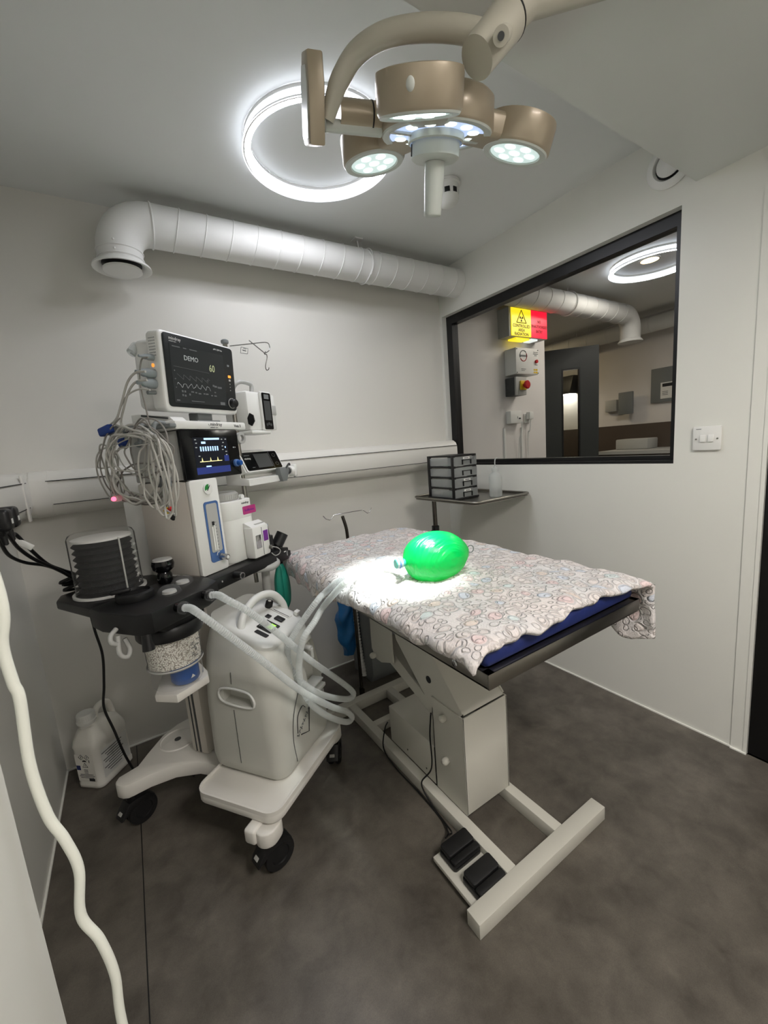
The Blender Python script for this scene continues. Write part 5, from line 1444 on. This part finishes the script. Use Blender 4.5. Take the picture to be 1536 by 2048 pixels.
fpz = mthing('infusion_pump', 'upright white infusion pump with carry handle clamped to the pole beside the monitor', 'pump', .56, .33, 1.37)
IU = .27
b = mm().b2(.505, .612, IU+.012, .40, 1.372, 1.525, .010)
b.b2(.50, .62, IU+.0, .36, 1.358, 1.372, .005)
b.build('pump_body', M_white, fpz, 40)
fr_ = mm().prism([(x+.0, y) for x, y in rrect(.066, .158, .008, 4)], -(IU+.012), -(IU), Matrix(((1, 0, .0, .610), (0, 0, -1, 0), (0, 1, 0, 1.449), (0, 0, 0, 1))), bev=.003).build('front_frame', M_white, fpz, 40)
fprism(.609, 1.449, .056, .146, .006, IU-.0002, IU-.0016, M_bgloss, 'front_glass', fpz)
plate(FL(.609, IU-.0017, 1.452), .040, .078, M_dgrey, 'display', fpz)
plate(FL(.609, IU-.0017, 1.507), .030, .018, M_grey, 'display_header', fpz)
b = MB(FL(.609, IU-.0017, 1.395))
for k in range(3): b.lathe([(.006, 0), (.006, .0006)], Matrix.Translation((-.012+.012*k, .004*(k % 2), 0)), 12)
b.build('keypad', M_dgrey, fpz)
b = mm().b2(.645, .692, IU+.02, .36, 1.376, 1.523, .006); b.build('pump_door', M_white, fpz, 40)
b = mm().b2(.648, .694, IU+.017, .34, 1.438, 1.478, .003); b.build('door_latch', M_lgrey, fpz, 40)
b = mm().tube(catmull([(.512, .36, 1.515), (.512, .34, 1.548), (.535, .33, 1.565), (.585, .33, 1.565), (.603, .33, 1.556), (.598, .33, 1.524)], 6), .0085, 8)
b.build('carry_handle', M_lgrey, fpz, 60)
ph_ = [lp('u', .5045, x, y) for x, y in ((499, 826), (506, 830), (509, 842), (504, 852), (497, 848), (495, 836))]
b = MB(MX)
vs_ = [Vector(p) for p in ph_]
b.ringloft([[p+Vector((.004, 0, 0)) for p in vs_], [p-Vector((.001, 0, 0)) for p in vs_]])
b.build('power_inlet', M_black, fpz, 0)

syp = mthing('syringe_pump', 'low white syringe pump with tilted dark screen clamped to the pole under the infusion pump', 'pump', .60, .33, 1.15)
SPX = Matrix(((0, 0, 1, 0), (1, 0, 0, 0), (0, 1, 0, 0), (0, 0, 0, 1)))
b = mm().prism([(.40, 1.163), (.40, 1.30), (.33, 1.288), (.295, 1.21), (.325, 1.20), (.325, 1.19), (.285, 1.183), (.285, 1.158)], .462, .705, SPX, bev=.004)
b.build('pump_body', M_white, syp, 40)
ct = Vector((.585, .3105, 1.250)); upv = Vector((0, .035, .078)).normalized()
SF = MX @ face_m(ct, (1, 0, 0), upv, .002)
fw = MB(SF).prism(rrect(.236, .090, .010, 4), -.002, .002, bev=.001).build('screen_frame', M_white, syp, 40)
MB(SF).prism(rrect(.224, .080, .008, 4), .002, .0032).build('front_glass', M_bgloss, syp, 40)
plate(SF @ Matrix.Translation((.005, 0, .0033)), .095, .062, M_dgrey, 'display', syp)
b = MB(SF @ Matrix.Translation((0, 0, .0034))); b.box((-.083, .026, 0), (.032, .0025, .0003)); b.box((-.072, -.027, 0), (.016, .002, .0003)); b.box((.058, 0, 0), (.0015, .075, .0003))
for y in (.02, -.02): b.tube([Vector((.085+.010*math.cos(a), y+.007*math.sin(a), 0)) for a in [2*PI*i/16 for i in range(16)]], .0005, 4, closed=True)
b.build('panel_marks', M_greyink, syp)
text('mindray', .011, M_whiteink, SF @ Matrix.Translation((-.103, .009, .0033)), syp, 'logo_lettering')
b = mm().prism([(.645, 1.214), (.705, 1.214), (.712, 1.20), (.69, 1.155), (.66, 1.155), (.648, 1.185)], -.296, -.268, Matrix(((1, 0, 0, 0), (0, 0, -1, 0), (0, 1, 0, 0), (0, 0, 0, 1))), bev=.003)
b.build('plunger_clamp', M_grey, syp, 40)
b = mm().cyl((.706, .288, 1.197), (.735, .288, 1.195), .014, seg=20).bent([(.69, .27, 1.21), (.705, .262, 1.228), (.718, .268, 1.222)], .004, 8)
b.build('plunger_rod', M_dgrey, syp, 50)
b = mm().cyl((.735, .288, 1.195), (.755, .288, 1.195), .019, .022, seg=24).b2(.755, .775, .268, .305, 1.168, 1.222, .005)
b.build('plunger_drive', M_white, syp, 50)
b = mm().cyl((.775, .288, 1.172), (.782, .288, 1.172), .008, seg=14); b.build('end_stud', M_grey, syp, 50)

# ================================================================== OXYGEN CONCENTRATOR on the platform
oc = mthing('oxygen_concentrator', 'large pale grey oxygen concentrator with sloping control panel on the cart platform', 'oxygen concentrator', .27, .16, PZ-.005)
def sec(u0, u1, v0, v1, r_, z, slope=0.0):
    return [(x+(u0+u1)/2, y+(v0+v1)/2, z+slope*(y+(v1-v0)/2)) for x, y in rrect(u1-u0, v1-v0, r_, 7)]
CZ = PZ-.004
b = mm().ringloft([sec(.125, .415, .018, .30, .04, CZ), sec(.113, .427, .006, .312, .05, CZ+.018), sec(.108, .432, .0, .318, .055, CZ+.05), sec(.110, .430, .004, .318, .060, .45), sec(.116, .424, .014, .316, .066, .56), sec(.126, .414, .026, .312, .07, .625, .05), sec(.145, .395, .045, .30, .07, .658, .22), sec(.165, .378, .06, .285, .06, .668, .33)])
body = b.build('concentrator_body', M_conc, oc, 50)
# recess for the humidifier bottle on the front, and hand grip recess on the left
boolcut(body, MB(MX).prism([(x+.355, y+.47) for x, y in rrect(.11, .25, .05, 7)], -.055, .05, Matrix(((1, 0, 0, 0), (0, 0, -1, 0), (0, 1, 0, 0), (0, 0, 0, 1)))))
gp = [lp('u', .108, x, y) for x, y in ((443, 1378), (494, 1388), (503, 1416), (447, 1402))]
b = MB(MX); vs_ = [Vector(p) for p in gp]
boolcut(body, MB(MX).ringloft([[p+Vector((.035, 0, 0)) for p in vs_], [p-Vector((.05, 0, 0)) for p in vs_]]))
for p in body.data.polygons: p.use_smooth = True
try: body.data.set_sharp_from_angle(angle=R(40))
except Exception: pass
cc = sum(vs_, Vector())/4
b.tube(catmull([cc+(p-cc)*1.06+Vector((0.001, 0, 0)) for p in vs_], 6, closed=True), .004, 8, closed=True)
b.build('grip_rim', M_concl, oc, 60)
b = mm()
for z in (.30, .36, .42, .48, .54): pass
b.tube([(.1075, .17, CZ+.05), (.1085, .17, .35), (.1095, .17, .455)], .0012, 6).tube([(.1145, .17, .545), (.1165, .168, .585)], .0012, 6)
b.build('shell_seam', M_dgrey, oc)
# bottle shelf inside the recess
b = mm().b2(.31, .40, -.004, .05, .395, .41, .004).b2(.315, .395, .0, .05, .425, .432, .003)
b.build('bottle_shelf', M_concl, oc, 40)
b = mm().cyl((.355, .045, .57), (.355, .012, .565), .010, seg=18).cyl((.355, .012, .565), (.355, .012, .53), .007, seg=16)
b.build('outlet_fitting', M_concl, oc, 50)
# control head
b = mm().ringloft([sec(.150, .392, .040, .29, .05, .640, .28), sec(.148, .394, .036, .292, .05, .655, .34), sec(.156, .388, .044, .285, .045, .668, .36), sec(.170, .375, .058, .27, .04, .676, .36)])
head = b.build('control_head', M_concl, oc, 50)
hu = Vector((0, 1, .36)).normalized()
def HP(u, v): return MX @ face_m(Vector((u, v, .676+.36*(v-.058))), (1, 0, 0), hu, .001)
MB(HP(.198, .092)).prism(rrect(.018, .050, .004), 0, .001).build('grille', M_black, head)
MB(HP(.245, .100)).prism(rrect(.058, .060, .006), 0, .0012).build('display_panel', M_bgloss, head)
plate(HP(.250, .092) @ Matrix.Translation((0, 0, .0013)), .030, .020, E_lcd, 'green_display', head)
b = MB(HP(.245, .122) @ Matrix.Translation((0, 0, .0013))); b.box((-.005, 0, 0), (.03, .003, .0003)); b.box((-.008, -.006, 0), (.02, .002, .0003)); b.build('panel_print', M_greyink, head)
MB(HP(.292, .135)).box((0, 0, .002), (.018, .018, .004), .001).build('reset_button', M_black, head)
MB(HP(.305, .098)).box((0, 0, .003), (.024, .034, .006), .002).build('power_rocker', M_black, head)
MB(HP(.345, .120)).box((0, 0, .0015), (.020, .085, .003), .001).build('flow_strip', M_concl, head)
MB(HP(.345, .115) @ Matrix.Translation((-.006, 0, .0032))).box((0, 0, 0), (.003, .07, .0006)).build('flow_scale', M_ink, head)
MB(HP(.345, .172)).lathe([(.014, 0), (.013, .022), (.011, .024)], None, 24).build('flow_knob', M_black, head, 50)
MB(HP(.345, .172) @ Matrix.Translation((0, 0, .0245))).lathe([(.006, 0), (.006, .0006)], None, 16).build('knob_mark', M_whiteink, head)
MB(HP(.375, .075)).box((0, 0, .008), (.022, .016, .016), .003).build('outlet_block', M_concl, head)
hd = [Vector((.168, .155, .655)), Vector((.178, .160, .700)), Vector((.205, .165, .742)), Vector((.255, .165, .772)), Vector((.31, .160, .778)), Vector((.355, .150, .762)), Vector((.385, .140, .72)), Vector((.392, .135, .68))]
mm().tube(catmull(hd, 8), .013, 14, rf=lambda i: .0135).build('carry_handle', M_concl, oc, 70)
# drawn emblem: thin loop and a wedge, with slanted lettering
EM = FL(.275, -.0006, .36)
b = MB(MX); yy = -.002
pt = [(.205, .335), (.215, .39), (.245, .41), (.262, .395)]
b.tube(catmull([(x, yy+.0022, z) for x, z in pt], 8), .0013, 6)
b.tube([(.222, .0, .318), (.268, .0, .298), (.290, .0, .41)], .0018, 6)
b.build('emblem', M_ink, oc)
EMt = MX @ face_m(Vector((.205, -.0010, .318)), (.82, 0, .57), (-.57, 0, .82))
b = MB(EMt)
for k, (h_, q) in enumerate(((.016, .3), (.012, -.3), (.018, .0), (.011, .4), (.015, -.2), (.012, .2), (.017, 0), (.011, -.4), (.013, .3))):
    b.box((.004+k*.0128, .008, 0), (.0035, h_, .0006), rot=Matrix.Rotation(q, 4, 'Z')).box((.008+k*.0128, .005+.005*(k % 2), 0), (.007, .003, .0006))
b.build('emblem_marks', M_greyink, oc)
b = MB(MX).tube(catmull([(.185, .0, .245), (.178, .0, .33), (.195, .0, .41), (.235, .0, .475)], 8), .0012, 6); b.build('front_seam', M_dgrey, oc)

# ================================================================== HOSES, CABLES
def corr(pts, name, label, r=.0108):
    P = resample(catmull(pts, 24), .0032)
    o = MB().tube(P, r, 12, rf=lambda i: r if i % 2 else r*.87).build(name, M_tube, base=P[0])
    return tag(o, label, 'hose', 'breathing circuit hoses')
def L2W(p): return MX @ Vector(p)
h1 = [L2W((-.060, .1155, .884)), L2W((-.058, .095, .884)), L2W(lp('v', .05, 395, 1225)), L2W(lp('v', .005, 440, 1258)), L2W(lp('v', -.035, 520, 1318)), L2W(lp('v', -.06, 600, 1380)), L2W(lp('v', -.085, 660, 1412)), L2W(lp('v', -.085, 694, 1424)), L2W(lp('v', -.08, 704, 1436)), L2W(lp('v', -.07, 692, 1444)), L2W(lp('v', -.06, 655, 1432)), L2W(lp('v', -.05, 620, 1405)), onplane(0, .40, 603, 1370), onplane(0, .395, 598, 1330), onplane(0, .40, 606, 1280), onplane(0, .45, 628, 1245), onplane(0, .505, 648, 1212), onplane(2, .872, 690, 1166), onplane(2, .868, 725, 1146), onplane(2, .872, 760, 1136), onplane(2, .89, 790, 1129), Vector((.668, .996, .915))]
corr(h1, 'breathing_hose', 'clear corrugated hose from the left port of the black block, forming the lower loop')
h2 = [L2W((.035, .1155, .884)), L2W((.040, .092, .884)), L2W(lp('v', .04, 455, 1200)), L2W(lp('v', .0, 500, 1225)), L2W(lp('v', -.02, 560, 1270)), L2W(lp('v', -.03, 620, 1320)), L2W(lp('v', -.055, 670, 1355)), L2W(lp('v', -.085, 700, 1378)), L2W(lp('v', -.085, 707, 1390)), L2W(lp('v', -.075, 695, 1398)), L2W(lp('v', -.06, 660, 1394)), L2W(lp('v', -.05, 625, 1380)), onplane(0, .39, 590, 1350), onplane(0, .375, 576, 1318), onplane(0, .38, 578, 1290), onplane(0, .42, 600, 1250), onplane(0, .47, 632, 1205), onplane(0, .515, 650, 1185), onplane(2, .874, 692, 1152), onplane(2, .870, 730, 1137), onplane(2, .876, 765, 1129), onplane(2, .90, 792, 1123), Vector((.662, .999, .925))]
corr(h2, 'breathing_hose', 'clear corrugated hose from the right port of the black block, forming the upper loop')
yp = thing('hose_connector', 'clear plastic connector joining both hoses to the green bag', 'connector', (.665, .995, .915))
d_ = (bb-ba).normalized()
MB().cyl(ba-d_*.028, ba-d_*.008, .0155, .0145, seg=24).build('connector_body', M_squeeze, yp, 50)
for p in ((-.060, .1165, .884), (.035, .1165, .884)):
    q = L2W(p); n = -(MX.to_3x3() @ Vector((0, 1, 0)))
    tag(MB().lathe([(.0125, -.006), (.0175, -.004), (.0175, .004), (.0125, .010)], nmat(q, n), 24, False, False).build('hose_cuff', M_clear, base=q), 'clear cuff on the %s black hose port of the machine' % ('left' if p[0] < 0 else 'right'), 'cuff')

# grey patient cables
rc = random.Random(11)
def coil(cu, cv, cz, ru, rz, n, jit, turns_pts=18, du=.0, start=0.0):
    P = []
    a = start
    for k in range(int(n*turns_pts)):
        a = start+2*PI*k/turns_pts
        jr_ = 1+jit*math.sin(k*.37+cu*40)+jit*.6*rc.uniform(-1, 1)
        P.append(Vector((cu+du*math.sin(k*.8)+.012*math.sin(k*.21), cv+ru*jr_*math.cos(a), cz+rz*jr_*math.sin(a)-.015*jit*math.sin(a*.5))))
    return P
def cable(pts, r, m, label, extra=None, name='monitor_cable', cat='cable', n=5):
    W = [L2W(p) for p in pts]
    base = min(W, key=lambda p: p.z)
    o = MB().tube(catmull(W, n), r, 7).build(name, m, base=base)
    return tag(o, label, cat, 'patient monitor cables')
def px(u, *pts): return [lp('u', u, x, y) for x, y in pts]
# main lead from the upper big connector, big coil on the first hooks
CC = (.045, .335, 1.262)
cable(px(.075, (291, 743), (270, 746), (255, 765), (245, 800), (236, 832), (232, 850))+coil(.050, .345, 1.262, .120, .112, 3.2, .09, du=.010, start=2.2), .0034, M_cable, 'thick grey lead from the upper large monitor plug, wound in the big coil')
cable(px(.080, (294, 760), (272, 764), (258, 782), (248, 815), (243, 850))+coil(.035, .330, 1.255, .100, .100, 3.2, .13, du=.010, start=1.8), .0034, M_cable, 'thick grey lead from the lower large monitor plug, wound inside the big coil')
cable(px(.085, (296, 715), (284, 718), (280, 740), (281, 770), (290, 808), (298, 842), (303, 858))+coil(.030, .262, 1.30, .080, .080, 2.6, .18, du=.012, start=1.2), .0024, M_cabled, 'thin dark grey lead from the top monitor plug, falling to the front coil')
cable(px(.08, (300, 780), (280, 778), (258, 788), (244, 808), (232, 838), (216, 856), (204, 900), (196, 935))+coil(.070, .50, 1.245, .040, .085, 2.4, .12, du=.010, start=2.8), .0026, M_cable, 'pale grey lead strapped with a blue band at the far left of the bundle')
cable(coil(.020, .29, 1.300, .095, .055, 3.4, .2, du=.012, start=.5)+px(.03, (235, 900), (226, 930), (222, 960), (228, 985), (232, 995)), .0018, M_cable, 'fine grey sensor lead ending in the glowing red sensor clip')
cable(coil(.012, .235, 1.235, .050, .095, 2.6, .12, du=.010, start=1.5)+px(.03, (318, 930), (335, 985), (338, 1010)), .0028, M_cable, 'grey lead wound in a tall loop against the tower, ending at the coloured clips')
cable(coil(.012, .205, 1.225, .040, .110, 2.6, .10, du=.008, start=1.5)+px(.05, (325, 955)), .0030, M_cable, 'grey lead of the tall outer loop feeding the small grey junction box')
cable(coil(.055, .36, 1.21, .120, .060, 1.6, .12, du=.008, start=3.3), .0028, M_cabled, 'dark grey lead sagging along the bottom of the big coil')
cable(px(.06, (226, 945), (240, 985), (262, 998), (285, 990), (300, 1000), (320, 1006), (332, 998), (338, 975)), .0018, M_cabled, 'thin lead looping low under the coils to the grey junction box')
cable(px(.05, (240, 836), (218, 862), (207, 890), (200, 930), (210, 965), (225, 985), (250, 1003), (268, 993))+px(.05, (262, 985)), .0022, M_cabled, 'dark grey lead curving down the far left edge of the bundle')
jb = mthing('junction_box', 'small grey lead junction box hanging under the cable coils', 'junction box', .06, .25, 1.17)
jc_ = Vector(lp('u', .055, 324, 964))
mm().box(jc_, (.016, .062, .030), .003).build('box_body', M_grey, jb)
b = mm()
for k in range(5): b.box(jc_+Vector((0, -.024+.012*k, .0165)), (.010, .007, .004))
b.build('lead_socket', M_black, jb)
b = mm()
for k in range(3): b.tube(catmull([jc_+Vector((0, -.018+.014*k, -.015)), jc_+Vector((-.002, -.015+.012*k, -.035)), jc_+Vector((.0, .005*k, -.05-.01*k))], 4), .0016, 6)
b.build('short_lead', M_lgrey, jb)
sc_ = Vector(lp('u', .03, 235, 997))
sen = mthing('finger_sensor', 'clear sensor clip glowing red at the bottom left of the cables', 'sensor', *sc_)
mm().box(sc_, (.016, .024, .018), .004).build('sensor_shell', M_squeeze, sen)
mm().sphere(sc_+Vector((-.012, 0, 0)), .007).build('sensor_light', E_pinkled, sen, 60)
for k, (x, y, m, t) in enumerate(((341, 1020, M_red, 'red lead clip dangling beside the tower wall'), (334, 1021, M_yel, 'pale yellow lead clip dangling just left of the red clip'), (346, 1034, M_black, 'black lead clip dangling just below the red clip'))):
    p = Vector(lp('u', .085, x, y))
    t_ = mthing('lead_clip', t, 'clip', *p, 'coloured lead clips'); 
    mm().box(p, (.008, .013, .020), .002, rot=Matrix.Rotation(R(-15+20*k), 4, 'X')).box(p+Vector((-.003, 0, .0)), (.006, .020, .006), .0015).build('clip_jaw', m, t_)
    mm().tube(catmull([p+Vector((0, 0, .01)), p+Vector((-.005, .004, .03)), Vector(lp('u', .05, 332+3*k, 1000)), Vector(lp('u', .045, 328+2*k, 968))], 5), .0013, 6).build('lead', M_lgrey, t_)
for x, y, sz, t in ((212, 861, (.02, .055, .026), 'blue strap wrapped round the left cable bundle'), (246, 884, (.016, .035, .026), 'blue strap half hidden inside the big cable coil')):
    p = Vector(lp('u', .055, x, y))
    tag(mm().box(p, sz, .006, 3, rot=Matrix.Rotation(R(-12), 4, 'X')).build('cable_strap', M_dblue, base=MX @ p), t, 'strap')
# clear gas sampling cup behind the monitor
gs = Vector(lp('v', .40, 262, 706))
tag(mm().lathe([(.014, 0), (.018, .03), (.018, .034), (.014, .034), (.010, .003)], Matrix.Translation(gs) @ Matrix.Rotation(R(50), 4, 'Y'), 20, False, False).bent([gs, gs+Vector((.02, 0, -.005)), gs+Vector((.05, -.02, .005)), gs+Vector((.08, -.03, .01))], .003, 6).build('sampling_cup', M_squeeze, base=MX @ gs), 'clear plastic cup sticking out behind the left of the monitor', 'cup')

# black power leads from the left wall
pg1 = onplane(0, XL+.10, 12, 1005)
def wpts(y_, *pts): return [onplane(1, y_, x, y) for x, y in pts]
def wq(*pts): return [onplane(1, y_, x, y) for x, y, y_ in pts]
for k, (py_, lab) in enumerate(((1.41, 'black mains plug at the left picture edge on the trunking'), (1.335, 'second black mains plug, half out of the picture, beside the first on the trunking'))):
    bpos = Vector((XL+.122, py_, 1.165))
    t_ = thing('mains_plug', lab, 'plug', (XL+.0965, py_, 1.165))
    MB().box(bpos, (.05, .05, .055), .010, 3).build('plug_body', M_black, t_)
    MB().box(bpos+Vector((.0255, .0, -.004)), (.001, .014, .012)).build('plug_label', M_white, t_)
    MB().cyl(bpos+Vector((0, 0, -.02)), bpos+Vector((.004, 0, -.06)), .009, .006, seg=14).build('strain_relief', M_black, t_, 50)
cA = [Vector((XL+.126, 1.41, 1.105))]+wq((30, 1068, 1.44), (62, 1100, 1.48), (95, 1128, 1.53), (125, 1140, 1.57), (150, 1150, 1.60))+[L2W((-.06, .625, .925)), L2W((.10, .605, .90))]
tag(MB().tube(catmull(cA, 8), .0048, 8).build('power_lead', M_black, base=cA[-1]), 'black power lead with white tag running from the left wall plug to the machine', 'cable')
cB = [Vector((XL+.126, 1.335, 1.105))]+wq((12, 1065, 1.36), (36, 1095, 1.42), (68, 1118, 1.47), (108, 1136, 1.53), (135, 1150, 1.57), (155, 1166, 1.60))+[L2W((-.055, .622, .90)), L2W((.10, .600, .88))]
tag(MB().tube(catmull(cB, 8), .0048, 8).build('power_lead', M_black, base=cB[-1]), 'black power lead running just below the tagged one to the machine', 'cable')
cC = [Vector((XL+.02, 1.15, 1.13))]+wq((-6, 1060, 1.30), (4, 1090, 1.35), (20, 1112, 1.40), (50, 1125, 1.46), (90, 1131, 1.52), (125, 1143, 1.58), (150, 1156, 1.62))+[L2W((-.05, .632, .915)), L2W((.09, .61, .89))]
tag(MB().tube(catmull(cC, 8), .0045, 8).build('power_lead', M_black, base=cC[-1]), 'black power lead sagging lowest at the left picture edge', 'cable')
tp = wq((48, 1088, 1.455))[0]
tag(MB().box(tp, (.016, .010, .045), .003, rot=Matrix.Rotation(R(-48), 4, 'Y')).build('cable_tag', M_white, base=tp), 'white paper tag wrapped on a black power lead by the left wall', 'tag')
cD = [L2W((-.03, .57, .868))]+wpts(1.80, (178, 1215), (190, 1262), (205, 1310), (208, 1370), (208, 1415), (228, 1460), (250, 1510))+[Vector((-.135, 1.83, .04)), Vector((-.12, 1.82, .006)), Vector((-.05, 1.78, .006)), Vector((.04, 1.76, .006)), Vector((.06, 1.72, .006))]
tag(MB().tube(catmull(cD, 8), .0045, 8).build('floor_lead', M_black, base=Vector((.0, 1.78, .006))), 'black lead dropping from under the bellows to the floor beside the white can', 'cable')
for pts, lab in (([(270, 1062), (285, 1030), (292, 1010), (290, 985), (286, 968)], 'black cable rising behind the tower to the coils'), ([(272, 1092), (290, 1070), (300, 1050)], 'short black cable crossing behind the tower above the bellows')):
    W = [L2W(lp('v', .615, x, y)) for x, y in pts]
    W = [W[0]+Vector((.0, .0, -.16))]+W if len(W) < 4 else W
    W += [W[-1]+Vector((.10, .05, .02))]
    tag(MB().tube(catmull(W, 8), .006, 8).build('rear_cable', M_black, base=W[0]), lab, 'cable')

# ================================================================== LIGHTS
def spot(loc, tgt, energy, size, blend, col, r=.04):
    d = bpy.data.lights.new('lamp_beam', 'SPOT'); d.energy = energy; d.spot_size = size; d.spot_blend = blend; d.color = col; d.shadow_soft_size = r
    o = bpy.data.objects.new('lamp_beam', d); COL.objects.link(o); o.location = loc
    o.rotation_euler = (Vector(tgt)-Vector(loc)).to_track_quat('-Z', 'Y').to_euler()
    return o
TGT = Vector((.705, 1.06, .85))
for c, n, X in pods:
    spot(c+n*.01, TGT, 62, R(26), .9, (.92, 1, .97))
spot(LC+LN*.18, TGT, 50, R(24), .9, (.9, .96, 1))
wd = bpy.data.worlds.new('world'); sc.world = wd; wd.use_nodes = True
wd.node_tree.nodes['Background'].inputs[0].default_value = (.9, .95, 1, 1)
wd.node_tree.nodes['Background'].inputs[1].default_value = 0.0

vs = sc.view_settings
sc.display_settings.display_device = 'sRGB'
vs.view_transform = 'Standard'; vs.look = 'None'; vs.exposure = 0.34; vs.gamma = 1
try: vs.use_curve_mapping = False
except Exception: pass
sc.cycles.use_adaptive_sampling = True; sc.cycles.adaptive_threshold = .1
sc.cycles.max_bounces = 8; sc.cycles.diffuse_bounces = 4; sc.cycles.glossy_bounces = 3; sc.cycles.transmission_bounces = 6; sc.cycles.transparent_max_bounces = 20
